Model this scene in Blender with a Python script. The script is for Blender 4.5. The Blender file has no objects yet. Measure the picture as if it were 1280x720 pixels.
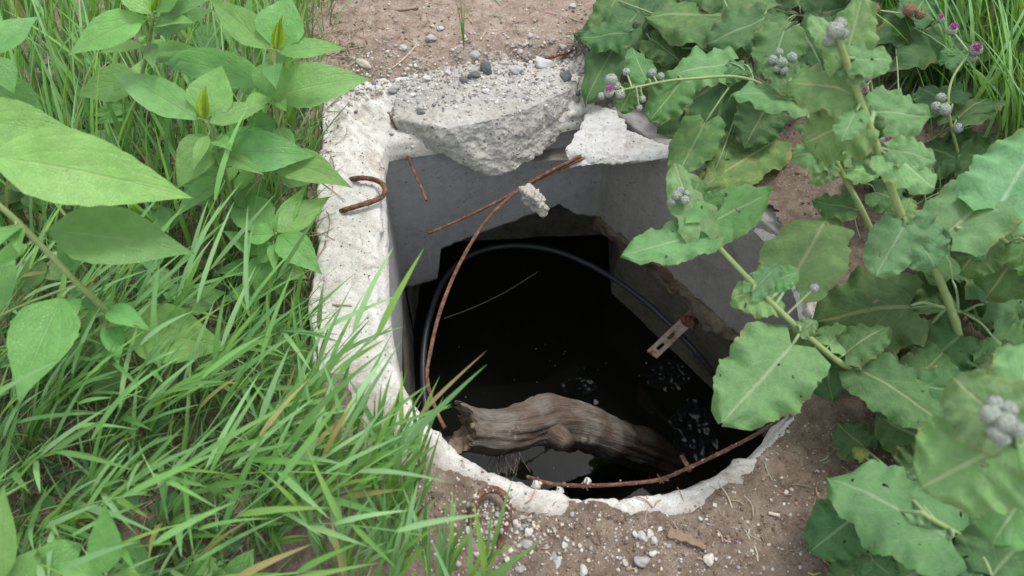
import bpy, bmesh, math, random
import numpy as np
from mathutils import Vector, Matrix

# ------------------------------------------------------------------ camera, sky, sun, exposure
sc = bpy.context.scene
C = sc.collection
H, PITCH, FPX = 1.25, math.radians(54.0), 950.0
cam_d = bpy.data.cameras.new('camera'); cam = bpy.data.objects.new('camera', cam_d); C.objects.link(cam)
cam.location = (0, 0, H); cam.rotation_euler = (math.radians(90) - PITCH, 0, 0)
cam_d.sensor_width = 36.0; cam_d.lens = 36.0 * FPX / 1280.0
cam_d.clip_start = 0.02; cam_d.clip_end = 500
cam_d.dof.use_dof = True; cam_d.dof.focus_distance = 1.62; cam_d.dof.aperture_fstop = 3.5
sc.camera = cam
SUN_EL, SUN_AZ = math.radians(66), math.radians(48)
w = bpy.data.worlds.new('World'); sc.world = w; w.use_nodes = True
nt = w.node_tree; nt.nodes.clear()
sky = nt.nodes.new('ShaderNodeTexSky'); sky.sky_type = 'NISHITA'; sky.sun_disc = False
sky.sun_elevation = SUN_EL; sky.sun_rotation = SUN_AZ; sky.dust_density = 4.0; sky.air_density = 1.0
hs = nt.nodes.new('ShaderNodeHueSaturation'); hs.inputs['Saturation'].default_value = 0.5
cl = nt.nodes.new('ShaderNodeMix'); cl.data_type = 'RGBA'; cl.inputs[0].default_value = 0.62; cl.inputs[7].default_value = (9.4, 9.8, 10.4, 1)   # even cloud cover over the clear sky
bg = nt.nodes.new('ShaderNodeBackground'); bg.inputs['Strength'].default_value = 0.105
wo = nt.nodes.new('ShaderNodeOutputWorld')
nt.links.new(sky.outputs[0], hs.inputs['Color']); tcw = nt.nodes.new('ShaderNodeTexCoord'); nzw = nt.nodes.new('ShaderNodeTexNoise'); nzw.inputs['Scale'].default_value = 3.2; nzw.inputs['Detail'].default_value = 6
rpw = nt.nodes.new('ShaderNodeMapRange'); rpw.inputs[1].default_value = 0.38; rpw.inputs[2].default_value = 0.62; rpw.inputs[3].default_value = 0.35; rpw.inputs[4].default_value = 0.85
nt.links.new(tcw.outputs['Generated'], nzw.inputs['Vector']); nt.links.new(nzw.outputs[0], rpw.inputs[0]); nt.links.new(rpw.outputs[0], cl.inputs[0])
nt.links.new(hs.outputs[0], cl.inputs[6]); nt.links.new(cl.outputs[2], bg.inputs[0]); nt.links.new(bg.outputs[0], wo.inputs[0])
sl = bpy.data.lights.new('sun', 'SUN'); sl.energy = 1.5; sl.angle = math.radians(16); sl.color = (1.0, 0.965, 0.91)
so = bpy.data.objects.new('sun', sl); C.objects.link(so)
sdir = Vector((math.sin(SUN_AZ) * math.cos(SUN_EL), math.cos(SUN_AZ) * math.cos(SUN_EL), math.sin(SUN_EL)))
so.rotation_euler = sdir.to_track_quat('Z', 'Y').to_euler(); so.location = (0, 0, 6)
vs = sc.view_settings; vs.view_transform = 'Standard'; vs.look = 'None'; vs.gamma = 1.0; vs.use_curve_mapping = False
vs.exposure = 0.68

# ------------------------------------------------------------------ helpers
rng = random.Random(7)
NR = np.random.RandomState(11)
FW = np.array([0, math.cos(PITCH), -math.sin(PITCH)]); UPV = np.array([0, math.sin(PITCH), math.cos(PITCH)])
CAMP = Vector((0, 0, H))
def P(u, v, z=0.0):
    d = FW + np.array([1, 0, 0]) * (u - 640) / FPX + UPV * (360 - v) / FPX
    t = (z - H) / d[2]
    return Vector((d[0] * t, d[1] * t, z))
def ray(u, v):
    d = FW + np.array([1, 0, 0]) * (u - 640) / FPX + UPV * (360 - v) / FPX
    return Vector(d)
def mpp(p):                       # metres per photograph pixel at a place
    return (Vector(p) - CAMP).length / FPX * 0.95
def sstep(a, b, x):
    t = np.clip((x - a) / (b - a), 0, 1); return t * t * (3 - 2 * t)
def lerp(a, b, t): return a + (b - a) * t

def _h(ix, iy, iz, seed):
    n = (ix.astype(np.int64) * 374761393 + iy.astype(np.int64) * 668265263 + iz.astype(np.int64) * 1274126177 + seed * 974634777) & 0xffffffff
    n = ((n ^ (n >> 13)) * 1103515245) & 0xffffffff
    n = ((n ^ (n >> 15)) * 2246822519) & 0xffffffff
    return ((n ^ (n >> 16)) & 0xffff) / 32767.5 - 1.0
def vnoise(p, s, seed=0):         # smooth value noise, p (N,3)
    q = np.asarray(p) * s + 37.7
    i = np.floor(q).astype(np.int64); f = q - i; f = f * f * f * (f * (f * 6 - 15) + 10)
    r = 0
    for dx in (0, 1):
        wx = f[:, 0] if dx else 1 - f[:, 0]
        for dy in (0, 1):
            wy = f[:, 1] if dy else 1 - f[:, 1]
            for dz in (0, 1):
                wz = f[:, 2] if dz else 1 - f[:, 2]
                r = r + wx * wy * wz * _h(i[:, 0] + dx, i[:, 1] + dy, i[:, 2] + dz, seed)
    return r
def fbm(p, s, o=4, seed=0, g=0.5):
    r = 0; a = 1.0
    for k in range(o):
        r = r + a * vnoise(p, s * 2.03 ** k, seed + k * 17); a *= g
    return r
def _h1(i, seed):
    n = (i * 374761393 + seed * 974634777 + 12345) & 0xffffffff
    n = ((n ^ (n >> 13)) * 1103515245) & 0xffffffff; n = ((n ^ (n >> 15)) * 2246822519) & 0xffffffff
    return ((n ^ (n >> 16)) & 0xffff) / 32767.5 - 1.0
def n1(x, seed=0):
    i = math.floor(x); f = x - i; f = f * f * (3 - 2 * f)
    return _h1(i, seed) * (1 - f) + _h1(i + 1, seed) * f

def tag(o, label=None, cat=None, group=None, kind=None):
    if label: o['label'] = label
    if cat: o['category'] = cat
    if group: o['group'] = group
    if kind: o['kind'] = kind
    return o
def empty(name, loc, label=None, cat=None, group=None):
    o = bpy.data.objects.new(name, None); C.objects.link(o); o.location = loc; o.empty_display_size = 0.05
    return tag(o, label, cat, group)
def setpar(o, parent):
    if parent is not None:
        o.parent = parent
        o.matrix_parent_inverse = Matrix.Translation(-parent.location) if parent.parent is None and parent.type == 'EMPTY' else Matrix.Identity(4)
class MB:
    def __init__(s): s.v = []; s.f = []; s.uv = []; s.c = []
    def add(s, v, f, uv=None, c=(1, 1, 1)):
        b = len(s.v); s.v += [tuple(x) for x in v]; s.f += [tuple(i + b for i in q) for q in f]
        s.uv += list(uv) if uv is not None else [(0.5, 0.5)] * len(v)
        s.c += [c] * len(v) if not isinstance(c, list) else c
        return s
    def mesh(s, name, mat, smooth=True):
        me = bpy.data.meshes.new(name); me.from_pydata(s.v, [], s.f)
        n = len(me.loops); li = np.empty(n, dtype=np.int32); me.loops.foreach_get('vertex_index', li)
        uv = np.array(s.uv, dtype=np.float32)[li]; l = me.uv_layers.new(name='UVMap'); l.data.foreach_set('uv', uv.ravel())
        a = me.color_attributes.new('tint', 'FLOAT_COLOR', 'POINT'); cc = np.ones((len(s.v), 4), dtype=np.float32); cc[:, :3] = np.array(s.c); a.data.foreach_set('color', cc.ravel())
        if smooth: me.polygons.foreach_set('use_smooth', np.ones(len(me.polygons), dtype=bool))
        me.materials.append(mat); me.update(); return me
    def build(s, name, mat, parent=None, smooth=True):
        o = bpy.data.objects.new(name, s.mesh(name, mat, smooth)); C.objects.link(o); setpar(o, parent); return o
def np_mesh(name, v, f, mat, smooth=True, parent=None):
    me = bpy.data.meshes.new(name); me.from_pydata([tuple(x) for x in v], [], [tuple(q) for q in f])
    if smooth: me.polygons.foreach_set('use_smooth', np.ones(len(me.polygons), dtype=bool))
    me.materials.append(mat); me.update()
    o = bpy.data.objects.new(name, me); C.objects.link(o); setpar(o, parent); return o

def smooth_path(pts, n):
    pts = [Vector(p) for p in pts]; out = []
    m = len(pts)
    for k in range(n):
        t = k / (n - 1) * (m - 1); i = min(int(t), m - 2); f = t - i
        p0 = pts[max(i - 1, 0)]; p1 = pts[i]; p2 = pts[i + 1]; p3 = pts[min(i + 2, m - 1)]
        out.append(0.5 * ((2 * p1) + (p2 - p0) * f + (2 * p0 - 5 * p1 + 4 * p2 - p3) * f * f + (3 * p1 - p0 - 3 * p2 + p3) * f ** 3))
    return out
def tube(mb, pts, rad, k=8, n=None, c=(1, 1, 1), cap=True, jitter=0.0, sd=0):
    path = smooth_path(pts, n) if n else [Vector(p) for p in pts]
    m = len(path); v = []; uv = []
    up = Vector((0.13, 0.21, 0.97)); prev = None
    for i, p in enumerate(path):
        t = (path[min(i + 1, m - 1)] - path[max(i - 1, 0)]).normalized()
        if prev is None:
            a = t.cross(up)
            if a.length < 0.05: a = t.cross(Vector((1, 0, 0)))
        else:
            a = prev - t * prev.dot(t)
        a.normalize(); prev = a; b = t.cross(a)
        fr = i / (m - 1)
        r = rad(fr) if callable(rad) else rad
        if jitter: r *= 1 + jitter * n1(i * 0.9 + sd * 13.1, 5)
        for j in range(k):
            an = 2 * math.pi * j / k
            v.append(p + (a * math.cos(an) + b * math.sin(an)) * r); uv.append((j / k, fr))
    f = [(i * k + j, i * k + (j + 1) % k, (i + 1) * k + (j + 1) % k, (i + 1) * k + j) for i in range(m - 1) for j in range(k)]
    if cap: f += [tuple(range(k))[::-1], tuple((m - 1) * k + j for j in range(k))]
    return mb.add(v, f, uv, c)

# ------------------------------------------------------------------ materials
class NT:
    def __init__(s, name):
        s.m = bpy.data.materials.new(name); s.m.use_nodes = True; s.t = s.m.node_tree; s.t.nodes.clear()
        s.out = s.t.nodes.new('ShaderNodeOutputMaterial')
    def n(s, typ, **kw):
        x = s.t.nodes.new('ShaderNode' + typ)
        for k, v in kw.items(): setattr(x, k, v)
        return x
    def lk(s, a, b): s.t.links.new(a, b)
    def inp(s, node, key, val):
        i = node.inputs[key]
        if hasattr(val, 'is_output') or isinstance(val, bpy.types.NodeSocket): s.lk(val, i)
        else: i.default_value = val
    def math(s, op, a, b=0.0, clamp=False):
        x = s.n('Math', operation=op, use_clamp=clamp); s.inp(x, 0, a); s.inp(x, 1, b); return x.outputs[0]
    def noise(s, scale, detail=4, rough=0.55, vec=None, dist=0.0):
        x = s.n('TexNoise'); x.inputs['Scale'].default_value = scale; x.inputs['Detail'].default_value = detail
        x.inputs['Roughness'].default_value = rough; x.inputs['Distortion'].default_value = dist
        s.lk(vec if vec is not None else s.obj(), x.inputs['Vector']); return x.outputs[0]
    def voro(s, scale, vec=None, feature='F1'):
        x = s.n('TexVoronoi', feature=feature); x.inputs['Scale'].default_value = scale
        s.lk(vec if vec is not None else s.obj(), x.inputs['Vector']); return x.outputs['Distance'], x
    def obj(s):
        if not hasattr(s, '_o'): s._o = s.n('NewGeometry').outputs['Position']
        return s._o
    def n_warp(s):                                  # positions shaken by noise, for ragged crack lines
        x = s.n('TexNoise'); x.inputs['Scale'].default_value = 14; x.inputs['Detail'].default_value = 5; s.lk(s.obj(), x.inputs['Vector'])
        y = s.n('VectorMath', operation='MULTIPLY_ADD'); s.lk(x.outputs['Color'], y.inputs[0]); y.inputs[1].default_value = (.12, .12, .12); s.lk(s.obj(), y.inputs[2]); return y.outputs[0]
    def ramp(s, fac, stops):
        x = s.n('ValToRGB'); e = x.color_ramp.elements
        while len(e) < len(stops): e.new(0.5)
        for k, (p, c) in enumerate(stops):
            e[k].position = p; e[k].color = (c, c, c, 1) if isinstance(c, (int, float)) else (*c, 1)
        s.inp(x, 0, fac); return x.outputs[0]
    def mix(s, fac, a, b, blend='MIX'):
        x = s.n('Mix', data_type='RGBA', blend_type=blend); s.inp(x, 0, fac)
        for k, val in ((6, a), (7, b)):
            if isinstance(val, bpy.types.NodeSocket): s.lk(val, x.inputs[k])
            else: x.inputs[k].default_value = (*val, 1) if len(val) == 3 else val
        return x.outputs[2]
    def bump(s, h, strength=0.5, dist=0.01, norm=None):
        x = s.n('Bump'); x.inputs['Strength'].default_value = strength; x.inputs['Distance'].default_value = dist
        s.lk(h, x.inputs['Height'])
        if norm is not None: s.lk(norm, x.inputs['Normal'])
        return x.outputs[0]
    def bsdf(s, col, rough=0.8, spec=0.3, normal=None, metal=0.0, link=True):
        b = s.n('BsdfPrincipled'); 
        if isinstance(col, bpy.types.NodeSocket): s.lk(col, b.inputs['Base Color'])
        else: b.inputs['Base Color'].default_value = (*col, 1)
        s.inp(b, 'Roughness', rough); b.inputs['Specular IOR Level'].default_value = spec; b.inputs['Metallic'].default_value = metal
        if normal is not None: s.lk(normal, b.inputs['Normal'])
        if link: s.lk(b.outputs[0], s.out.inputs[0])
        return b
    def tint(s):
        x = s.n('VertexColor', layer_name='tint'); return x.outputs[0]

def concrete(name, light, mid, dark, stain=(0.30, 0.22, 0.15), stain_amt=0.5, pore=0.5, bump=0.6, fine=1.0, pores_scale=130, agg=0.0, streak=0.0, dust=False):
    m = NT(name); o = m.obj()
    n0 = m.noise(5, 6, 0.65); n1_ = m.noise(45, 6, 0.7); n2 = m.noise(320 * fine, 4, 0.7)
    c = m.ramp(m.math('ADD', m.math('MULTIPLY', n0, 0.5), m.math('MULTIPLY', n1_, 0.5)), [(0.32, dark), (0.48, mid), (0.62, light)])
    st = m.ramp(m.noise(9, 7, 0.72, dist=0.6), [(0.53, 0.0), (0.66, 1.0)])
    c = m.mix(m.math('MULTIPLY', st, stain_amt), c, stain)
    if streak:                                      # rain runs and old damp marks down a wall
        mp = m.n('Mapping'); mp.inputs['Scale'].default_value = (1, 1, .07); m.lk(o, mp.inputs['Vector'])
        sk = m.ramp(m.noise(38, 5, 0.65, mp.outputs[0]), [(0.46, 0.0), (0.7, 1.0)]); c = m.mix(m.math('MULTIPLY', sk, streak), c, dark)
        bl = m.ramp(m.noise(6, 6, 0.6, dist=1.0), [(0.5, 0.0), (0.58, 1.0)]); c = m.mix(m.math('MULTIPLY', bl, streak * .6), c, mid)
    if dust:                                        # soil trodden onto the slab round the opening
        sp_ = m.n('VectorMath', operation='DISTANCE'); fl_ = m.n('VectorMath', operation='MULTIPLY'); m.lk(o, fl_.inputs[0]); fl_.inputs[1].default_value = (1, 1, 0); m.lk(fl_.outputs[0], sp_.inputs[0]); sp_.inputs[1].default_value = (0.17, 0.90, 0)
        dm = m.ramp(m.math('ADD', sp_.outputs['Value'], m.math('MULTIPLY', m.math('SUBTRACT', m.noise(24, 6, 0.7), 0.5), 0.10)), [(0.440, 0.0), (0.485, 0.85)])
        yy = m.n('SeparateXYZ'); m.lk(o, yy.inputs[0]); dm = m.math('MULTIPLY', dm, m.ramp(yy.outputs['Y'], [(0.58, 1.0), (0.78, 0.12)]))
        c = m.mix(dm, c, (0.27, 0.21, 0.165))
    pd, _ = m.voro(pores_scale); pm = m.noise(30, 3)
    pr = m.math('MULTIPLY', m.ramp(pd, [(0.10, 1.0), (0.22, 0.0)]), m.ramp(pm, [(0.46, 0.0), (0.58, 1.0)]))
    c = m.mix(m.math('MULTIPLY', pr, pore), c, (0.10, 0.095, 0.09))
    c = m.mix(0.35, c, m.ramp(n2, [(0.35, 0.35), (0.65, 1.0)]), 'MULTIPLY')
    if agg > 0:                                     # exposed aggregate grains of their own colours
        ad, an = m.voro(95); sel = m.ramp(m.math('FRACT', m.math('MULTIPLY', an.outputs['Color'], 7.3)), [(0.62, 0.0), (0.66, 1.0)])
        msk = m.math('MULTIPLY', sel, m.ramp(ad, [(0.28, 1.0), (0.36, 0.0)]))
        gcol = m.ramp(m.math('FRACT', m.math('MULTIPLY', an.outputs['Color'], 3.1)), [(0.0, (0.12, 0.125, 0.14)), (0.4, (0.30, 0.30, 0.31)), (0.7, (0.50, 0.46, 0.40)), (1.0, (0.66, 0.64, 0.6))])
        c = m.mix(m.math('MULTIPLY', msk, agg), c, gcol)
    h = m.math('SUBTRACT', m.math('ADD', m.math('MULTIPLY', n1_, 0.6), m.math('MULTIPLY', n2, 0.5)), m.math('MULTIPLY', pr, 0.6))
    m.bsdf(c, 0.88, 0.2, m.bump(h, bump, 0.006)); return m.m
M_slab = concrete('slab_concrete', (0.79, 0.775, 0.745), (0.70, 0.68, 0.64), (0.43, 0.395, 0.345), (0.36, 0.275, 0.205), 0.8, 1.0, 0.9, pores_scale=80, agg=0.35, dust=True)
M_chunk = concrete('chunk_concrete', (0.58, 0.56, 0.515), (0.46, 0.44, 0.40), (0.29, 0.27, 0.24), (0.34, 0.28, 0.22), 0.3, 1.0, 1.0, pores_scale=95, agg=0.9)
M_frag = concrete('fragment_concrete', (0.68, 0.675, 0.66), (0.60, 0.59, 0.57), (0.42, 0.40, 0.37), (0.4, 0.35, 0.3), 0.25, 1.0, 0.9, pores_scale=110, agg=0.3)
M_crumb = concrete('crumb_concrete', (0.6, 0.58, 0.53), (0.5, 0.475, 0.43), (0.3, 0.28, 0.25), (0.35, 0.28, 0.2), 0.4, 0.9, 1.0, agg=0.5)
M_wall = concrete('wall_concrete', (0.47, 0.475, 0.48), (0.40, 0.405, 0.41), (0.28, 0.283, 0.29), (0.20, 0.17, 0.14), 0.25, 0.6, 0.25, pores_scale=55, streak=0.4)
M_wall1 = concrete('pale_wall_concrete', (0.54, 0.545, 0.55), (0.46, 0.465, 0.47), (0.35, 0.35, 0.355), (0.2, 0.17, 0.14), 0.2, 0.6, 0.25, pores_scale=55, streak=0.4)  # left wall's concrete, paler than the far wall's
M_wall2 = concrete('warm_wall_concrete', (0.40, 0.385, 0.372), (0.34, 0.325, 0.312), (0.23, 0.214, 0.20), (0.15, 0.11, 0.08), 0.4, 0.6, 0.3, pores_scale=55, streak=0.4)  # right wall: shade from the burdock overhead put into a darker, warmer colour
M_wet = concrete('damp_lower_concrete', (0.32, 0.305, 0.26), (0.23, 0.216, 0.182), (0.13, 0.12, 0.098), (0.05, 0.04, 0.02), 0.6, 0.5, 0.7)
M_mort = concrete('mortar_course', (0.26, 0.225, 0.165), (0.16, 0.132, 0.10), (0.07, 0.056, 0.044), (0.14, 0.06, 0.035), 0.8, 0.6, 1.0)

def soil_mat():
    m = NT('soil'); o = m.obj()
    big = m.noise(2.2, 5, 0.6); md = m.noise(26, 6, 0.7); fi = m.noise(210, 5, 0.75)
    sx = m.n('SeparateXYZ'); m.lk(o, sx.inputs[0])
    dry = m.math('ADD', m.ramp(m.math('DIVIDE', sx.outputs['Y'], 2.0), [(0.55, 0.0), (0.8, 0.75)]), m.math('MULTIPLY', big, 0.4), True)
    dry = m.math('MULTIPLY', dry, m.ramp(m.math('DIVIDE', sx.outputs['X'], 2.0), [(0.15, 1.0), (0.32, 0.0)]))
    c0 = m.ramp(md, [(0.3, (0.125, 0.088, 0.066)), (0.5, (0.21, 0.162, 0.125)), (0.68, (0.30, 0.242, 0.192))])
    c1 = m.ramp(md, [(0.3, (0.24, 0.175, 0.135)), (0.5, (0.36, 0.28, 0.225)), (0.68, (0.48, 0.39, 0.325))])
    c = m.mix(dry, c0, c1)
    c = m.mix(0.6, c, m.ramp(fi, [(0.3, 0.3), (0.62, 1.0)]), 'MULTIPLY')
    vd, vn = m.voro(190); sp = m.math('MULTIPLY', m.ramp(m.math('FRACT', m.math('MULTIPLY', vn.outputs['Color'], 5.7)), [(0.80, 0.0), (0.84, 1.0)]), m.ramp(vd, [(0.22, 1.0), (0.34, 0.0)]))
    c = m.mix(m.math('MULTIPLY', sp, 0.75), c, m.ramp(m.math('FRACT', m.math('MULTIPLY', vn.outputs['Color'], 9.1)), [(0.2, (0.34, 0.27, 0.2)), (0.6, (0.55, 0.5, 0.44)), (0.9, (0.25, 0.16, 0.12))]))
    h = m.math('ADD', m.math('ADD', m.math('MULTIPLY', md, 1.0), m.math('MULTIPLY', fi, 0.5)), m.math('MULTIPLY', sp, 0.3))
    m.bsdf(c, 0.95, 0.12, m.bump(h, 0.9, 0.008)); return m.m
M_soil = soil_mat()
def tint_mat(name, rough=0.85, spec=0.25, scale=160, var=0.5, bump=0.4):
    m = NT(name); c = m.mix(var, m.tint(), m.ramp(m.noise(scale, 4, 0.7), [(0.3, 0.45), (0.65, 1.0)]), 'MULTIPLY')
    m.bsdf(c, rough, spec, m.bump(m.noise(scale * 1.7, 3), bump, 0.002)); return m.m
M_stone = tint_mat('stone'); M_straw = tint_mat('dry_straw', 0.8, 0.2, 90, 0.4, 0.2)
def rust_mat(name, base=1.0):
    m = NT(name); a = m.noise(70, 5, 0.7); b = m.noise(260, 4, 0.7)
    c = m.ramp(a, [(0.3, (0.075 * base, 0.035 * base, 0.025 * base)), (0.48, (0.17 * base, 0.075 * base, 0.045 * base)), (0.62, (0.30 * base, 0.15 * base, 0.085 * base)), (0.72, (0.36 * base, 0.26 * base, 0.2 * base))])
    c = m.mix(m.ramp(b, [(0.6, 0.0), (0.7, 0.8)]), c, (0.42, 0.38, 0.33))
    m.bsdf(c, 0.85, 0.3, m.bump(m.math('ADD', a, b), 0.9, 0.003)); return m.m
M_rust = rust_mat('rusty_steel', 0.75); M_rust2 = rust_mat('dark_rusty_steel', 0.75)
def plain(name, col, rough=0.5, spec=0.4, var=0.25, scale=60, bump=0.2, metal=0.0):
    m = NT(name); c = m.mix(var, col, m.ramp(m.noise(scale, 5, 0.7), [(0.3, 0.4), (0.65, 1.0)]), 'MULTIPLY')
    m.bsdf(c, rough, spec, m.bump(m.noise(scale * 3, 4), bump, 0.002), metal); return m.m
M_hose = plain('black_hose', (0.035, 0.04, 0.05), 0.45, 0.5)
M_string = plain('pale_string', (0.2, 0.2, 0.19), 0.8)
def galv():
    m = NT('rust_spotted_zinc'); n = m.noise(55, 5, 0.7)
    c = m.ramp(n, [(0.35, (0.46, 0.40, 0.34)), (0.52, (0.36, 0.28, 0.22)), (0.63, (0.24, 0.10, 0.05))])
    m.bsdf(c, 0.65, 0.4, m.bump(m.noise(200), 0.3, 0.002)); return m.m
M_zinc = galv()
def water_mat():
    m = NT('dark_water'); n = m.noise(9, 3, 0.5); 
    b = m.bsdf((0.008, 0.0085, 0.006), 0.015, 0.5, m.bump(n, 0.05, 0.02)); b.inputs['IOR'].default_value = 1.333; return m.m
M_water = water_mat()
def log_mat():
    m = NT('weathered_wood'); tc = m.n('TexCoord'); mp = m.n('Mapping'); mp.inputs['Scale'].default_value = (4.0, 0.4, 1.0); m.lk(tc.outputs['UV'], mp.inputs['Vector'])
    g = m.noise(6, 7, 0.7, mp.outputs[0], 0.4); p = m.noise(10, 5, 0.65)
    c = m.ramp(g, [(0.30, (0.04, 0.032, 0.027)), (0.37, (0.14, 0.12, 0.102)), (0.55, (0.21, 0.188, 0.162)), (0.72, (0.33, 0.305, 0.27))])
    c = m.mix(m.ramp(p, [(0.44, 0.0), (0.58, 0.85)]), c, m.mix(m.ramp(g, [(0.35, 0.0), (0.65, 1.0)]), (0.07, 0.042, 0.03), (0.17, 0.11, 0.08)))
    c = m.mix(m.ramp(m.noise(11, 4, 0.6), [(0.62, 0.0), (0.7, 0.75)]), c, (0.46, 0.42, 0.37))
    sx = m.n('SeparateXYZ'); m.lk(m.obj(), sx.inputs[0])
    wet = m.ramp(m.math('ADD', m.math('MULTIPLY', sx.outputs['Z'], -1.0), m.math('MULTIPLY', p, 0.1)), [(0.54, 0.0), (0.70, 1.0)])
    c = m.mix(m.math('MULTIPLY', wet, 0.75), c, (0.018, 0.014, 0.011))
    m.bsdf(c, m.ramp(wet, [(0.0, 0.85), (1.0, 0.3)]), 0.35, m.bump(m.math('ADD', g, m.math('MULTIPLY', p, 0.5)), 0.6, 0.006)); return m.m
M_log = log_mat()
M_splint = plain('splintered_wood', (0.27, 0.21, 0.155), 0.85, 0.2, 0.5, 90, 0.6)
M_chip = plain('dry_brown_wood', (0.26, 0.185, 0.13), 0.85, 0.2, 0.5, 120, 0.6)

def leaf_mat(name, base, alt, vein, NV, slope, rough=0.45, spec=0.4, trans=0.28, veinamt=0.5, mottled=None, wool=0.0, holes=False):
    m = NT(name); tc = m.n('TexCoord'); sx = m.n('SeparateXYZ'); m.lk(tc.outputs['UV'], sx.inputs[0])
    sm = m.n('Math', operation='MULTIPLY_ADD'); m.lk(sx.outputs[0], sm.inputs[0]); sm.inputs[1].default_value = 2.0; sm.inputs[2].default_value = -1.0
    s = m.math('ABSOLUTE', sm.outputs[0])
    v = sx.outputs[1]; wob = m.math('MULTIPLY', m.math('SUBTRACT', m.noise(25, 2), 0.5), 0.12)
    ph = m.math('FRACT', m.math('MULTIPLY', m.math('ADD', m.math('SUBTRACT', v, m.math('MULTIPLY', s, slope)), wob), NV))
    lat = m.math('ABSOLUTE', m.math('SUBTRACT', ph, 0.5))            # 0.5 on a vein, 0 between
    latm = m.math('MULTIPLY', m.ramp(lat, [(0.455, 0.0), (0.495, 1.0)]), m.ramp(s, [(0.05, 1.0), (0.85, 0.25)]))
    mid = m.ramp(s, [(0.025, 1.0), (0.065, 0.0)])
    n0 = m.noise(14, 5, 0.6); n2 = m.noise(150, 4, 0.65); retd, _ = m.voro(230, feature='DISTANCE_TO_EDGE')
    c = m.mix(m.ramp(n0, [(0.35, 0.0), (0.65, 1.0)]), base, alt)
    c = m.mix(0.45, c, m.ramp(m.noise(48, 4, 0.6), [(0.3, 0.62), (0.65, 1.1)]), 'MULTIPLY')
    if mottled:
        c = m.mix(m.ramp(m.noise(38, 5, 0.7), [(0.48, 0.0), (0.66, 0.7)]), c, mottled)
        c = m.mix(m.ramp(m.noise(9, 4, 0.6), [(0.64, 0.0), (0.76, 0.6)]), c, (0.30, 0.20, 0.12))
    c = m.mix(m.math('MULTIPLY', latm, veinamt * 0.55), c, vein)
    c = m.mix(m.math('MULTIPLY', mid, veinamt), c, vein)
    c = m.mix(m.ramp(m.noise(60, 3, 0.6), [(0.72, 0.0), (0.76, 0.7)]), c, (0.14, 0.10, 0.04))
    if wool: c = m.mix(m.ramp(n2, [(0.4, 0.0), (0.7, wool)]), c, (0.5, 0.55, 0.5))
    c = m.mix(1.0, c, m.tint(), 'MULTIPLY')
    h = m.math('ADD', m.math('ADD', m.math('MULTIPLY', m.ramp(lat, [(0.30, 1.0), (0.5, 0.0)]), 0.22), m.math('MULTIPLY', mid, -0.8)), m.math('ADD', m.math('ADD', m.math('MULTIPLY', n2, 0.25), m.math('MULTIPLY', m.noise(75, 3), 1.0)), m.math('MULTIPLY', m.math('MINIMUM', retd, 0.12), 1.6)))
    if holes:
        c = m.mix(m.math('MULTIPLY', m.ramp(s, [(0.86, 0.0), (1.0, 1.0)]), m.ramp(m.noise(20, 4), [(0.5, 0.0), (0.66, 0.8)])), c, (0.30, 0.25, 0.10))
    nb = m.bump(h, 0.5, 0.0045)
    b = m.bsdf(c, rough, spec, nb, link=False)
    tr = m.n('BsdfTranslucent'); m.lk(m.mix(1.0, c, (1.5, 1.35, 0.55), 'MULTIPLY'), tr.inputs[0])
    mx = m.n('MixShader'); mx.inputs[0].default_value = trans; m.lk(b.outputs[0], mx.inputs[1]); m.lk(tr.outputs[0], mx.inputs[2])
    if holes:
        wv, wn = m.voro(42, vec=m.n_warp()); hm = m.math('MULTIPLY', m.ramp(wv, [(0.16, 1.0), (0.165, 0.0)]), m.math('GREATER_THAN', m.math('FRACT', m.math('MULTIPLY', wn.outputs['Color'], 5.3)), 0.86))
        tp = m.n('BsdfTransparent'); m2 = m.n('MixShader'); m.lk(hm, m2.inputs[0]); m.lk(mx.outputs[0], m2.inputs[1]); m.lk(tp.outputs[0], m2.inputs[2]); m.lk(m2.outputs[0], m.out.inputs[0])
    else: m.lk(mx.outputs[0], m.out.inputs[0])
    return m.m
M_sun = leaf_mat('sunflower_leaf', (0.15, 0.355, 0.09), (0.19, 0.41, 0.125), (0.28, 0.45, 0.2), 3.2, 0.75, 0.42, 0.5, 0.33, 0.35)
M_young = leaf_mat('young_leaf', (0.36, 0.56, 0.07), (0.42, 0.60, 0.09), (0.55, 0.66, 0.15), 4.0, 0.6, 0.5, 0.3, 0.35, 0.3)
M_bur = leaf_mat('burdock_leaf', (0.072, 0.172, 0.058), (0.108, 0.23, 0.078), (0.27, 0.37, 0.18), 5.0, 0.6, 0.55, 0.3, 0.22, 0.7, holes=True)
M_burl = leaf_mat('pale_burdock_leaf', (0.14, 0.30, 0.105), (0.185, 0.355, 0.14), (0.36, 0.47, 0.27), 5.0, 0.6, 0.55, 0.3, 0.27, 0.7, wool=0.12, holes=True)
M_burm = leaf_mat('mottled_burdock_leaf', (0.10, 0.20, 0.07), (0.15, 0.26, 0.08), (0.36, 0.44, 0.2), 6.0, 0.55, 0.6, 0.25, 0.25, 0.6, mottled=(0.27, 0.32, 0.09), holes=True)
M_small = leaf_mat('small_weed_leaf', (0.06, 0.15, 0.06), (0.09, 0.2, 0.07), (0.16, 0.27, 0.12), 3.0, 0.6, 0.5, 0.3, 0.2, 0.3)
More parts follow.
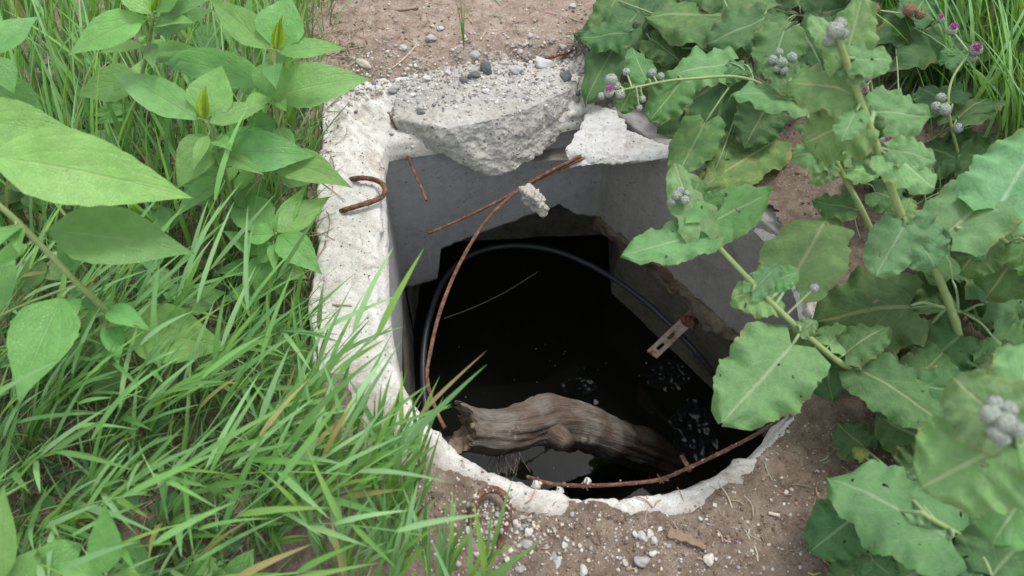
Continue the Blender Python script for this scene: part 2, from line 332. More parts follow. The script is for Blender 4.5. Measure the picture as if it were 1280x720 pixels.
def grass_mat():
    m = NT('grass_blade'); tc = m.n('TexCoord'); sx = m.n('SeparateXYZ'); m.lk(tc.outputs['UV'], sx.inputs[0])
    ln = m.math('SINE', m.math('MULTIPLY', sx.outputs[0], 50.0))
    c = m.mix(m.ramp(m.noise(18, 3), [(0.35, 0.0), (0.7, 0.6)]), m.tint(), m.mix(1.0, m.tint(), (1.3, 1.15, 0.85), 'MULTIPLY'))
    c = m.mix(m.math('MULTIPLY', m.ramp(ln, [(0.3, 0.0), (1.0, 1.0)]), 0.12), c, (0.3, 0.4, 0.2))
    b = m.bsdf(c, 0.42, 0.4, m.bump(ln, 0.15, 0.0008), link=False)
    tr = m.n('BsdfTranslucent'); m.lk(m.mix(1.0, c, (1.5, 1.35, 0.5), 'MULTIPLY'), tr.inputs[0])
    mx = m.n('MixShader'); mx.inputs[0].default_value = 0.28; m.lk(b.outputs[0], mx.inputs[1]); m.lk(tr.outputs[0], mx.inputs[2]); m.lk(mx.outputs[0], m.out.inputs[0]); return m.m
M_grass = grass_mat()
M_stem = tint_mat('green_stem', 0.55, 0.35, 90, 0.35, 0.4)
def burr_mat():
    m = NT('woolly_burr'); d, _ = m.voro(420); c = m.ramp(d, [(0.1, (0.66, 0.70, 0.65)), (0.5, (0.38, 0.44, 0.36))])
    c = m.mix(1.0, c, m.tint(), 'MULTIPLY'); m.bsdf(c, 0.95, 0.1, m.bump(d, 1.0, 0.004)); return m.m
M_burr = burr_mat()
M_floret = tint_mat('pink_floret', 0.7, 0.2, 300, 0.3, 0.1)

# ------------------------------------------------------------------ plan of the chamber (metres; slab top is z = 0)
CC = Vector((0.17, 0.90)); CR = 0.43
A = P(475, 185).xy; LB = Vector((-0.262, 0.86))
WB = Vector((0.242, 1.455)); WR = Vector((0.720, 0.882)); WN = Vector((0.66, 0.40)); WL = Vector((-0.235, 0.40))
WATER = -0.82
OUT0, OUT1, OUT2 = Vector((-0.475, 1.53)), Vector((-0.391, 0.757)), Vector((-0.36, 0.42))
def out_x(y):                                      # the slab's outer left edge
    return float(np.interp(y, [0.2, 0.42, 0.757, 1.53, 1.62], [-0.34, -0.36, -0.391, -0.475, -0.46]))

# inner contour of the slab: from the far right corner of the break, round the left and the near arc, to the right break
inner = []
for t in (0.93, 0.75, 0.55, 0.35, 0.18, 0.06, 0.015):
    inner.append(A.lerp(WB, t) + Vector((-0.001, 0.004)))
for t in np.linspace(0, 1, 7)[1:]:
    inner.append(A.lerp(Vector((-0.262, 0.90)), t))
for a in np.linspace(186, 388, 60):
    inner.append(Vector((CC.x + CR * math.cos(math.radians(a)), CC.y + CR * math.sin(math.radians(a)))))
outer_pts = []
def resample(pts, n):
    d = [0]
    for a, b in zip(pts[:-1], pts[1:]): d.append(d[-1] + (b - a).length)
    out = []
    for t in np.linspace(0, d[-1], n):
        i = max(0, min(int(np.searchsorted(d, t)) - 1, len(pts) - 2)); f = (t - d[i]) / max(d[i + 1] - d[i], 1e-9)
        out.append(pts[i].lerp(pts[i + 1], f))
    return out
NS = 620
inner = resample(inner, NS)
def outer_for(p, k):
    t = k / (NS - 1)
    if p.y > 1.34 and p.x < 0.3 and k < NS * 0.3:   # far band
        f = min(max((p.x + 0.31) / 0.6, 0), 1)
        q = Vector((lerp(-0.455, 0.33, f), lerp(1.56, 1.70, f)))
        return q
    if p.x < 0.0 and p.y > 0.62 and k < NS * 0.7:
        y = lerp(0.55, 1.54, min(max((p.y - 0.62) / (1.34 - 0.62), 0), 1.0)); return Vector((out_x(y), y))
    d = (p - CC).normalized(); q = p + d * 0.22
    q.x = max(q.x, out_x(q.y)) ; return q

chamber = empty('concrete_manhole', (0.17, 0.9, 0), 'square concrete manhole with a broken round opening and dark water inside', 'manhole')

def build_slab():
    M = 26; verts = []
    prof = [(-0.012, -0.16), (-0.010, -0.10), (-0.006, -0.05), (-0.002, -0.022), (0.002, -0.010), (0.007, -0.004), (0.014, -0.001)]
    outs = [outer_for(p, k) for k, p in enumerate(inner)]
    o2 = [sum((outs[max(0, min(NS - 1, k + j))] for j in range(-14, 15)), Vector((0, 0))) / 29 for k in range(NS)]
    rows = []
    for k, p in enumerate(inner):
        q = o2[k]; d = (q - p); Lr = max(d.length, 0.02); d = d / Lr
        an_ = math.degrees(math.atan2(p.y - CC.y, p.x - CC.x)) % 360; ds = lerp(.16, 1.0, float(sstep(196, 206, an_) * sstep(338, 322, an_))); row = [(p.x + d.x * e, p.y + d.y * e, z * (ds if z < -.02 else 1) - (.02 * (1 - ds) if z < -.02 else 0)) for e, z in prof]
        for j in range(1, M + 1):
            e = 0.014 + (Lr - 0.020) * (j / M) ** 1.15
            row.append((p.x + d.x * e, p.y + d.y * e, 0.0))
        row += [(q.x - d.x * 0.002, q.y - d.y * 0.002, -0.006), (q.x, q.y, -0.03), (q.x, q.y, -0.09), (q.x, q.y, -0.16)]
        rows.append(row)
    K = len(rows[0]); V = np.array(rows).reshape(-1, 3)
    V0 = V.copy()
    idx = np.arange(NS * K); kk = idx // K; jj = idx % K
    far = sstep(1.30, 1.42, V0[:, 1])                             # the fractured far end
    side = (jj < 7)
    nrm = np.zeros_like(V)
    ip = np.array([(p.x, p.y) for p in inner]); op = np.array([(p.x, p.y) for p in o2]); dd = op - ip; dd /= np.linalg.norm(dd, axis=1)[:, None]
    edge = np.where(jj < 12, 1.0, np.clip(1 - (jj - 12) / 6.0, 0.0, 1))
    amp = np.where(jj < 4, 0.003, 0.008)
    off = fbm(V0, 14, 5, 3, 0.6) * amp * edge + np.maximum(0, fbm(V0, 30, 3, 9)) * 0.010 * edge * (jj >= 3)
    oe = np.where(jj >= K - 7, 1.0, 0.0); off2 = fbm(V0, 12, 4, 21, 0.6) * 0.008 * oe
    V[:, 0] += dd[kk, 0] * (off + off2); V[:, 1] += dd[kk, 1] * (off + off2)
    topm = (jj >= 5)
    V[:, 2] += np.where(topm, fbm(V0, 9, 3, 40) * 0.004 + fbm(V0, 60, 4, 41, 0.6) * 0.0016, 0)
    V[:, 2] += np.where(topm, far * (fbm(V0, 22, 5, 50, 0.6) * 0.013 - 0.006), 0)
    pits = np.maximum(0, vnoise(V0, 85, 77) - 0.45) * 0.010
    V[:, 2] -= np.where(topm, pits, 0)
    F = [(k * K + j, k * K + j + 1, (k + 1) * K + j + 1, (k + 1) * K + j) for k in range(NS - 1) for j in range(K - 1)]
    return np_mesh('cover_slab', V, F, M_slab, True, chamber)
slab = build_slab()

def wall_panel(name, a, b, ztop, zbot_fn, mat, n=90, m=40, thick=0.07, rough=0.0012, seed=0, edge=0.006):
    """upright panel from a to b (plan points); its lower edge follows zbot_fn(t)"""
    a = Vector(a); b = Vector(b); d = (b - a).normalized(); nr = Vector((-d.y, d.x))
    if nr.dot(Vector((CC.x, CC.y)) - a) > 0: nr = -nr                 # points away from the inside
    V = []
    for i in range(n + 1):
        t = i / n; p = a.lerp(b, t); zb = zbot_fn(t) + edge * n1(i * 0.35, seed + 3) + edge * 0.6 * n1(i * 1.1, seed + 5)
        for j in range(m + 1): V.append((p.x, p.y, lerp(ztop, zb, j / m)))
        V.append((p.x + nr.x * thick * .5, p.y + nr.y * thick * .5, zb + 0.01)); V.append((p.x + nr.x * thick, p.y + nr.y * thick, zb + 0.012))
        V.append((p.x + nr.x * thick, p.y + nr.y * thick, ztop))
    V = np.array(V); K = m + 4
    nn = fbm(V, 7, 3, seed) * rough * 1.5 + fbm(V, 60, 3, seed + 1) * rough * 0.5
    V[:, 0] += nr.x * nn; V[:, 1] += nr.y * nn
    F = [(i * K + j, (i + 1) * K + j, (i + 1) * K + (j + 1) % K, i * K + (j + 1) % K) for i in range(n) for j in range(K)]
    o = np_mesh(name, V, F, mat, True, chamber)
    return o
def wall_hit(u, v, a, b):                       # where the sight line of a photo point meets the upright plane a-b
    d = ray(u, v); a = Vector(a); b = Vector(b); e = b - a
    k = (a.x * e.y - a.y * e.x) / (d.x * e.y - d.y * e.x); p = CAMP + d * k
    return (p.xy - a).dot(e) / e.length_squared, p.z
A2 = A + Vector((-0.004, 0.004)); LB2 = Vector((-0.266, 0.86))
fk = [wall_hit(u, v, A2, WB) for u, v in [(513, 358), (530, 354), (546, 349), (549, 330), (551, 311), (600, 292), (650, 274), (700, 256), (712, 262), (722, 268), (745, 272)]]
fk.sort()
def far_bottom(t): return float(np.interp(t, [k[0] for k in fk], [k[1] for k in fk]))
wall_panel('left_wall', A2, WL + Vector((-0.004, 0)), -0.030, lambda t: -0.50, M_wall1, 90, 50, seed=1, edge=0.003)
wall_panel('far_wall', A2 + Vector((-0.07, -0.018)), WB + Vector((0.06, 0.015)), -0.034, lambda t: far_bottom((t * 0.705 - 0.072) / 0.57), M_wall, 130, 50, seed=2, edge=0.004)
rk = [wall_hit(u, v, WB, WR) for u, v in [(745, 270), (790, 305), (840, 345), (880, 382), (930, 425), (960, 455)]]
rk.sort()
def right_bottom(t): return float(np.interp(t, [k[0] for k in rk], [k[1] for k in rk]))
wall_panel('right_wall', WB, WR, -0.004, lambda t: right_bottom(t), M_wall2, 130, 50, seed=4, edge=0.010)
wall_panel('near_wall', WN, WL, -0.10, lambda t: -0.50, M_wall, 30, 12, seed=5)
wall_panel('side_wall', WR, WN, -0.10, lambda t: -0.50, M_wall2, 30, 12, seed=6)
# broken mortar course under the right wall and the damp lower chamber
def course():
    d = (WR - WB).normalized(); nr = Vector((-d.y, d.x)); 
    if nr.dot(CC - WB) > 0: nr = -nr
    V = []; n, K = 150, 14
    for i in range(n + 1):
        t = i / n; p = WB.lerp(WR, t); zb = right_bottom(t)
        inn = -0.014 - 0.010 * sstep(0.25, 0.6, t)
        for j in range(K):
            f = j / (K - 1); z = zb + 0.010 - 0.065 * f
            e = inn * math.sin(min(1, f * 1.6 + 0.15) * math.pi * 0.62) + 0.012
            V.append((p.x + nr.x * e, p.y + nr.y * e, z))
    V = np.array(V); nn = fbm(V, 24, 5, 61, 0.6) * 0.010
    V[:, 0] += nr.x * nn; V[:, 1] += nr.y * nn; V[:, 2] += fbm(V, 18, 3, 66) * 0.008
    F = [(i * K + j, (i + 1) * K + j, (i + 1) * K + j + 1, i * K + j + 1) for i in range(n) for j in range(K - 1)]
    return np_mesh('mortar_course', V, F, M_mort, True, chamber)
course()
def lower():
    ring = [A + Vector((-0.005, 0.015)), Vector((-0.30, 1.70)), Vector((0.34, 1.74)), WB + Vector((0.09, 0.03)), WR + Vector((0.05, 0.04)), WN + Vector((0.03, -0.03)), WL + Vector((-0.012, -0.03)), Vector((-0.272, 0.86)), A + Vector((-0.006, -0.004))]
    pts = resample(ring, 300); V = []; K = 36
    for p in pts:
        for j in range(K): V.append((p.x, p.y, -0.503 - 0.75 * j / (K - 1) if j else -0.503))
    V = np.array(V); d = V[:, :2] - np.array([0.17, 0.9]); d /= np.linalg.norm(d, axis=1)[:, None]
    nn = np.maximum(0.0, fbm(V, 11, 4, 81) * 0.006); V[:, :2] += d * nn[:, None]
    F = [(i * K + j, (i + 1) * K + j, (i + 1) * K + j + 1, i * K + j + 1) for i in range(299) for j in range(K - 1)]
    np_mesh('lower_wall', V, F, M_wet, True, chamber)
    # the cavity behind the broken far wall
    a = A + Vector((-0.005, 0.05)); V = []; F = []
    back = [(-0.33, 1.40), (-0.31, 1.62), (0.0, 1.72), (0.36, 1.70), (0.50, 1.45)]
    back = resample([Vector(b) for b in back], 80)
    for p in back:
        for j in range(12): V.append((p.x, p.y, -0.10 - 0.42 * j / 11))
    V = np.array(V); V[:, 1] += fbm(V, 9, 4, 91) * 0.02
    F = [(i * 12 + j, (i + 1) * 12 + j, (i + 1) * 12 + j + 1, i * 12 + j + 1) for i in range(79) for j in range(11)]
    np_mesh('cavity_wall', V, F, M_wet, True, chamber)
    V = [(-0.33, 1.36, -0.105), (0.5, 1.40, -0.105), (0.5, 1.8, -0.105), (-0.33, 1.8, -0.105)]
    np_mesh('cavity_roof', V, [(0, 1, 2, 3)], M_wet, False, chamber)
    V = [(-0.36, 1.60, -0.50), (0.5, 1.60, -0.50), (0.5, 1.85, -0.50), (-0.36, 1.85, -0.50)]
lower()
def shell():                                       # the soil the chamber stands in
    ring = [Vector((-0.42, 1.62)), Vector((-0.36, 1.90)), Vector((0.45, 1.90)), Vector((0.55, 1.55)), Vector((0.88, 1.0)), Vector((0.82, 0.28)), Vector((-0.32, 0.28)), Vector((-0.355, 0.7)), Vector((-0.42, 1.62))]
    V = []; n = len(ring)
    for p in ring: V += [(p.x, p.y, -0.05), (p.x, p.y, -1.35)]
    F = [(i * 2, i * 2 + 2, i * 2 + 3, i * 2 + 1) for i in range(n - 1)] + [tuple(i * 2 + 1 for i in range(n - 1))]
    np_mesh('pit_earth', V, F, M_soil, False, chamber)
shell()
# water
wv = [(-0.34, 0.3, WATER), (0.86, 0.3, WATER), (0.86, 1.85, WATER), (-0.34, 1.85, WATER)]
water = np_mesh('water', wv, [(0, 1, 2, 3)], M_water, False); tag(water, 'still black water at the bottom of the concrete pit', 'water', kind='structure')

# ------------------------------------------------------------------ the ground
def inpoly(x, y, poly):
    r = np.zeros(x.shape, dtype=bool); n = len(poly)
    for i in range(n):
        x0, y0 = poly[i]; x1, y1 = poly[(i + 1) % n]
        c = ((y0 > y) != (y1 > y)) & (x < (x1 - x0) * (y - y0) / (y1 - y0 + 1e-12) + x0); r ^= c
    return r
def ground_h(x, y):
    p = np.stack([x, y, np.zeros_like(x)], 1)
    n = fbm(p, 3.0, 3, 100) * 0.010 + fbm(p, 14, 4, 110, 0.55) * 0.006 + fbm(p, 70, 3, 120, 0.6) * 0.003
    ox = np.interp(y, [0.2, 0.42, 0.757, 1.53, 1.62], [-0.34, -0.36, -0.391, -0.475, -0.46])
    base = np.full_like(x, 0.0)
    left = sstep(0.02, -0.03, x - ox) * sstep(1.66, 1.50, y)
    r = np.hypot(x - CC.x, y - CC.y); ang = np.degrees(np.arctan2(y - CC.y, x - CC.x)) % 360
    # near: soil drifts over the slab and thins to nothing towards the rim
    wid = 0.030 + fbm(p, 9, 4, 130, .6) * 0.026 + 0.065 * sstep(255, 220, ang) - 0.026 * sstep(280, 315, ang)
    near = lerp(-0.016, 0.012, sstep(0.0, 1.0, (r - CR - wid + 0.03) / 0.06)) + 0.020 * sstep(0.10, 0.35, r - CR) * sstep(230, 290, ang)
    base = near
    # left rim: soil stays off the slab, lower than its top
    lrim = ((x < CC.x - 0.2) & (y > 0.60) & (y < 1.66))
    wl = sstep(0.66, 0.80, y) * sstep(1.66, 1.56, y) * (x < 0.0)
    lb = np.where(x < ox, -0.045 + 0.02 * sstep(-0.06, -0.3, x - ox), -0.03)
    base = lerp(base, lb, wl)
    edge = 1.585 + 0.14 * (x + 0.45) + fbm(p, 6, 3, 140) * 0.03
    farh = lerp(-0.03, 0.012, sstep(-0.05, 0.05, y - edge))
    base = lerp(base, farh, sstep(0.55, 0.25, x) * sstep(1.36, 1.5, y))
    rg = sstep(0.40, 0.55, x) * sstep(0.62, 0.8, y)
    base = lerp(base, 0.012 + 0.02 * sstep(0.03, 0.2, r - CR), rg)
    return base + n
def axis(lo, hi, step, far):
    a = list(np.arange(lo, hi, step)); s = step; x = hi; 
    while x < far: a.append(x); s *= 1.35; x += s
    a.append(far); s = step * 1.35; x = lo - s; b = []
    while x > -far: b.append(x); s *= 1.35; x -= s
    b.append(-far); return np.array(b[::-1] + a)
gx = axis(-1.15, 1.35, 0.0048, 60.0); gy = axis(0.22, 2.05, 0.0048, 60.0)
X, Y = np.meshgrid(gx, gy); xf, yf = X.ravel(), Y.ravel()
Z = ground_h(xf, yf)
hole = [(p.x, p.y) for p in inner[0:NS:4]]
hole_c = [tuple(Vector(h) + ((Vector(h) - CC).normalized() * 0.012)) for h in hole]
hole_c += [tuple(WB.lerp(WR, t) + Vector((0.024, 0.020))) for t in (0.66, 0.5, 0.3, 0.1, 0.0)] + [tuple(WB + Vector((0.0, 0.03)))]
nx, ny = len(gx), len(gy)
cx = (X[:-1, :-1] + X[1:, 1:]) / 2; cy = (Y[:-1, :-1] + Y[1:, 1:]) / 2
ins = inpoly(cx, cy, hole_c)
I = np.arange(nx * ny).reshape(ny, nx)
Fq = np.stack([I[:-1, :-1], I[:-1, 1:], I[1:, 1:], I[1:, :-1]], -1)[~ins]
gm = bpy.data.meshes.new('ground'); gv = np.stack([xf, yf, Z], 1)
gm.vertices.add(len(gv)); gm.vertices.foreach_set('co', gv.astype(np.float32).ravel())
gm.loops.add(Fq.size); gm.loops.foreach_set('vertex_index', Fq.astype(np.int32).ravel())
gm.polygons.add(len(Fq)); gm.polygons.foreach_set('loop_start', np.arange(0, Fq.size, 4, dtype=np.int32)); gm.polygons.foreach_set('loop_total', np.full(len(Fq), 4, dtype=np.int32))
gm.update(calc_edges=True); gm.polygons.foreach_set('use_smooth', np.ones(len(Fq), dtype=bool)); gm.materials.append(M_soil)
ground = bpy.data.objects.new('ground', gm); C.objects.link(ground); tag(ground, 'bare brown soil around the manhole', 'ground', kind='structure')
ZG = Z.reshape(ny, nx)
def gz(x, y):
    i = min(max(int(np.searchsorted(gx, x)), 0), nx - 1); j = min(max(int(np.searchsorted(gy, y)), 0), ny - 1); return float(ZG[j, i])

# ------------------------------------------------------------------ broken concrete
def rock(name, pts, mat, voxel=0.005, a1=0.006, a2=0.003, s1=18, s2=70, seed=0, parent=None, a3=0.0):
    bm = bmesh.new()
    for hp in (pts if isinstance(pts[0], list) else [pts]):
        r = bmesh.ops.convex_hull(bm, input=[bm.verts.new(p) for p in hp])
        junk = [g for g in r['geom_interior'] if isinstance(g, bmesh.types.BMVert)]
        if junk: bmesh.ops.delete(bm, geom=junk, context='VERTS')
    bmesh.ops.recalc_face_normals(bm, faces=bm.faces)
    me = bpy.data.meshes.new('tmp'); bm.to_mesh(me); bm.free()
    t = bpy.data.objects.new('tmp', me); C.objects.link(t)
    md = t.modifiers.new('r', 'REMESH'); md.mode = 'VOXEL'; md.voxel_size = voxel
    sm = t.modifiers.new('s', 'SMOOTH'); sm.factor = 0.5; sm.iterations = 3
    dg = bpy.context.evaluated_depsgraph_get(); dg.update()
    me2 = bpy.data.meshes.new_from_object(t.evaluated_get(dg)); bpy.data.objects.remove(t); bpy.data.meshes.remove(me)
    n = len(me2.vertices); co = np.empty(n * 3, dtype=np.float32); me2.vertices.foreach_get('co', co); co = co.reshape(-1, 3)
    nr = np.empty(n * 3, dtype=np.float32); me2.vertex_normals.foreach_get('vector', nr); nr = nr.reshape(-1, 3)
    d = fbm(co, s1, 4, seed, 0.55) * a1 + fbm(co, s2, 3, seed + 9, 0.6) * a2
    d -= np.maximum(0, vnoise(co, s1 * 1.7, seed + 31) - 0.3) * a1 * 1.6
    if a3: d += np.abs(vnoise(co, s2 * 0.8, seed + 55)) * a3
    co = co + nr * d[:, None]
    me2.vertices.foreach_set('co', co.astype(np.float32).ravel()); me2.name = name
    me2.polygons.foreach_set('use_smooth', np.ones(len(me2.polygons), dtype=bool)); me2.materials.clear(); me2.materials.append(mat); me2.update()
    o = bpy.data.objects.new(name, me2); C.objects.link(o); setpar(o, parent); return o
ck = [P(497, 104, 0.0), P(545, 84, 0.010), P(640, 76, 0.018), P(694, 84, 0.020), P(722, 106, 0.02), P(724, 122, 0.0),
      P(492, 148, 0.02), P(560, 160, 0.045), P(610, 150, 0.052), P(660, 134, 0.050), P(712, 112, 0.035),
      P(500, 168, -0.01), P(545, 192, -0.03), P(580, 206, -0.055), P(612, 220, -0.075), P(645, 215, -0.075), P(690, 184, -0.06), P(720, 140, -0.03),
      P(520, 130, -0.08), P(690, 120, -0.10), P(600, 110, -0.11)]
tag(rock('concrete_chunk', ck, M_chunk, 0.0028, 0.0050, 0.0015, 24, 140, 5, None, 0.0010), 'big pale broken chunk of concrete tilting over the far edge of the pit', 'concrete chunk')
fr_ = [[P(742, 130, 0.002), P(772, 138, 0.004), P(782, 160, 0.003), P(784, 186, 0.0), P(706, 186, -0.005), P(712, 211, -0.03), P(735, 206, -0.02), P(772, 204, -0.01), P(728, 158, 0.0), P(720, 196, -0.06), P(760, 150, -0.09)],
       [P(776, 164, 0.003), P(800, 170, 0.003), P(838, 183, 0.0), P(836, 199, -0.006), P(770, 204, -0.01), P(800, 203, -.01), P(835, 196, -0.06), P(780, 190, -0.07)]]
tag(rock('concrete_fragment', fr_, M_frag, 0.003, 0.0055, 0.0018, 26, 110, 15), 'whitish flat slab fragment at the far right corner under burdock leaves', 'concrete fragment')
# broken rim on the right, half buried in soil
for k, (pix, lab) in enumerate([
    ([(962, 232, .01), (992, 205, .02), (1010, 228, .012), (990, 262, .0), (962, 262, -.05), (975, 290, -.03), (1000, 255, -.05)], 'small grey broken concrete lump on the soil right of the pit'),
    ([(980, 268, .0), (1015, 262, .01), (1022, 290, .005), (1000, 305, -.01), (985, 300, -.05), (1010, 285, -.06)], 'small pale crumbling concrete lump right of the pit, nearer of two'),
    ([(1000, 350, .0), (1020, 345, .008), (1032, 385, .004), (1018, 408, -.01), (1002, 392, -.03), (1015, 370, -.07)], 'pale splintered rim piece beside the large dark burdock leaf')]):
    tag(rock('concrete_lump', [P(*q) for q in pix], M_crumb, 0.004, 0.007, 0.003, 25, 80, 70 + k), lab, 'concrete lump')
# soil face and small rim lumps hold the right edge
for k, (u, v, s) in enumerate([(672, 603, 14), (733, 604, 10), (775, 603, 9), (700, 612, 12)]):
    c = P(u, v, -0.012); r = s * mpp(c) * 0.6
    pts = [c + Vector((rng.uniform(-1, 1), rng.uniform(-1, 1), rng.uniform(-.7, .7))) * r for _ in range(14)]
    rock('rim_lump', pts, M_slab, 0.0025, 0.003, 0.001, 40, 120, 90 + k, slab)

# ------------------------------------------------------------------ reinforcing bars (cast into the slab)
def bar(name, pts, r, mat=M_rust, n=60, parent=slab, jit=0.12, k=8, sd=0):
    mb = MB(); tube(mb, pts, r, k, n, jitter=jit, sd=sd); return mb.build(name, mat, parent)
bar('reinforcing_bar', [P(556, 535, -.06), P(545, 512, -.055), P(534, 475, -.05), P(538, 440, -.045), P(550, 390, -.035), P(572, 335, -.03), P(603, 282, -.02), P(630, 253, -.012), P(655, 233, -.008), P(690, 213, -.006), P(712, 202, -.006), P(735, 190, -.02)], 0.0039, n=110, sd=1)
bar('reinforcing_bar', [P(535, 292, -.08), P(570, 277, -.06), P(610, 258, -.035), P(650, 237, -.016), P(690, 216, -.014), P(716, 204, -.014), P(738, 194, -.02)], 0.0034, n=70, sd=2)
bar('reinforcing_bar', [P(484, 140, -.02), P(493, 155, .0), P(505, 185, -.03), P(518, 215, -.05), P(528, 238, -.065), P(533, 251, -.07)], 0.0034, n=50, sd=3)
bar('reinforcing_bar', [P(486, 186, -.02), P(494, 183, -.022), P(510, 177, -.03), P(530, 170, -.03)], 0.003, n=30, sd=4)
bar('reinforcing_bar', [P(660, 596, -.02), P(690, 605, -.012), P(740, 607, -.008), P(790, 604, -.006), P(826, 599, -.006), P(860, 585, -.004), P(905, 564, -.004), P(950, 540, -.004), P(985, 516, -.012), P(1010, 490, -.03)], 0.0034, n=90, sd=5)
bar('reinforcing_bar', [P(862, 588, -.006), P(858, 580, -.012), P(852, 570, -.02)], 0.004, n=12, sd=6)
bar('reinforcing_bar', [P(640, 82, .004), P(665, 78, .014), P(700, 68, .012), P(735, 55, .0)], 0.005, n=30, sd=7)
# rust flakes on the near bar
for u, v in [(826, 600), (732, 606)]:
    mb = MB(); c = P(u, v, -.004)
    for k in range(7):
        a = rng.uniform(0, 6.28); d = Vector((math.cos(a), math.sin(a), rng.uniform(0, .8))); tube(mb, [c - d * .003, c + d * rng.uniform(.006, .013)], 0.0012, 5)
    mb.build('rust_tuft', M_rust, slab)
loop = bar('lifting_loop', [P(424, 265, -.012), P(432, 262, .010), P(452, 256, .016), P(470, 250, .018), P(479, 244, .018), P(481, 235, .018), P(474, 227, .018), P(460, 223, .016), P(446, 223, .010), P(436, 225, -.012)], 0.0058, n=60, mat=M_rust2, sd=8)
bar('lifting_loop', [P(586, 668, .005), P(590, 642, .03), P(596, 624, .038), P(608, 613, .042), P(622, 613, .042), P(632, 622, .042), P(636, 640, .04), P(631, 662, .032), P(624, 684, .012)], 0.0062, n=60, mat=M_rust2, sd=9)
cr = [P(649, 234, -.005), P(661, 231, -.005), P(667, 240, -.01), P(682, 250, -.03), P(685, 263, -.05), P(680, 271, -.055), P(666, 264, -.05), P(652, 252, -.03), P(658, 244, -.05), P(670, 250, .0), P(655, 240, .01)]
rock('concrete_crumb', cr, M_crumb, 0.002, 0.006, 0.0025, 45, 140, 33, slab, 0.003)

# ------------------------------------------------------------------ inside the pit: hose, bracket, string, log, floating film
mb = MB(); tube(mb, [P(537, 545, -.62), P(531, 500, -.6), P(529, 450, -.6), P(536, 400, -.58), P(556, 348, -.58), P(590, 318, -.58), P(640, 307, -.58), P(695, 314, -.57), P(750, 338, -.56), P(800, 372, -.55), P(840, 408, -.55), P(870, 440, -.57), P(892, 468, -.62), P(915, 510, -.72)], 0.0085, 10, 120)
tag(mb.build('hose', M_hose), 'thin black hose curving round the inside of the pit', 'hose')
mb = MB(); tube(mb, [P(555, 398, -.60), P(590, 385, -.602), P(630, 366, -.605), P(672, 340, -.60)], 0.0011, 6, 20)
tag(mb.build('wire', M_string), 'thin pale wire stretched across the dark back of the pit', 'wire')

def bracket():
    p0 = P(815, 443, -.50); p1 = P(868, 392, -.50)
    d = (p1 - p0); L = d.length; d.normalize(); w_ = 0.034; s = Vector((d.y, -d.x, 0)); nz = Vector((0, 0, 1))
    bm = bmesh.new()
    def loop_(pts):
        vs_ = [bm.verts.new(p) for p in pts]; return [bm.edges.new((vs_[i], vs_[(i + 1) % len(vs_)])) for i in range(len(vs_))]
    E_ = loop_([(0, -w_ / 2, 0), (L, -w_ / 2, 0), (L, w_ / 2, 0), (0, w_ / 2, 0)])
    for cx_ in (0.036, 0.082):
        pts = []
        for k in range(12):
            a = 2 * math.pi * k / 12; pts.append((cx_ + math.cos(a) * 0.0055 + (0.009 if math.cos(a) > 0 else -0.009), math.sin(a) * 0.0055, 0))
        E_ += loop_(pts)
    bmesh.ops.triangle_fill(bm, use_beauty=True, use_dissolve=False, edges=E_)
    r = bmesh.ops.extrude_face_region(bm, geom=bm.faces[:]); bmesh.ops.translate(bm, vec=(0, 0, 0.004), verts=[g for g in r['geom'] if isinstance(g, bmesh.types.BMVert)])
    bmesh.ops.recalc_face_normals(bm, faces=bm.faces)
    me = bpy.data.meshes.new('plate'); bm.to_mesh(me); bm.free(); me.materials.append(M_zinc)
    t = empty('metal_bracket', p1, 'small rusty slotted metal bracket sticking out over the black water', 'bracket')
    o = bpy.data.objects.new('slotted_plate', me); C.objects.link(o)
    tilt = 0.25
    o.matrix_world = Matrix(((d.x, s.x, 0, p0.x), (d.y, s.y, 0, p0.y), (0, 0, -1, p0.z), (0, 0, 0, 1))); o.parent = t; o.matrix_parent_inverse = Matrix.Translation(-Vector(p1))
    rock('rusty_clamp', [P(855, 408, -.50), P(848, 392, -.49), P(862, 398, -.48), P(872, 396, -.485), P(866, 412, -.50), P(858, 402, -.52), P(874, 404, -.52)], M_rust2, 0.002, 0.004, 0.002, 40, 120, 41, t)
bracket()

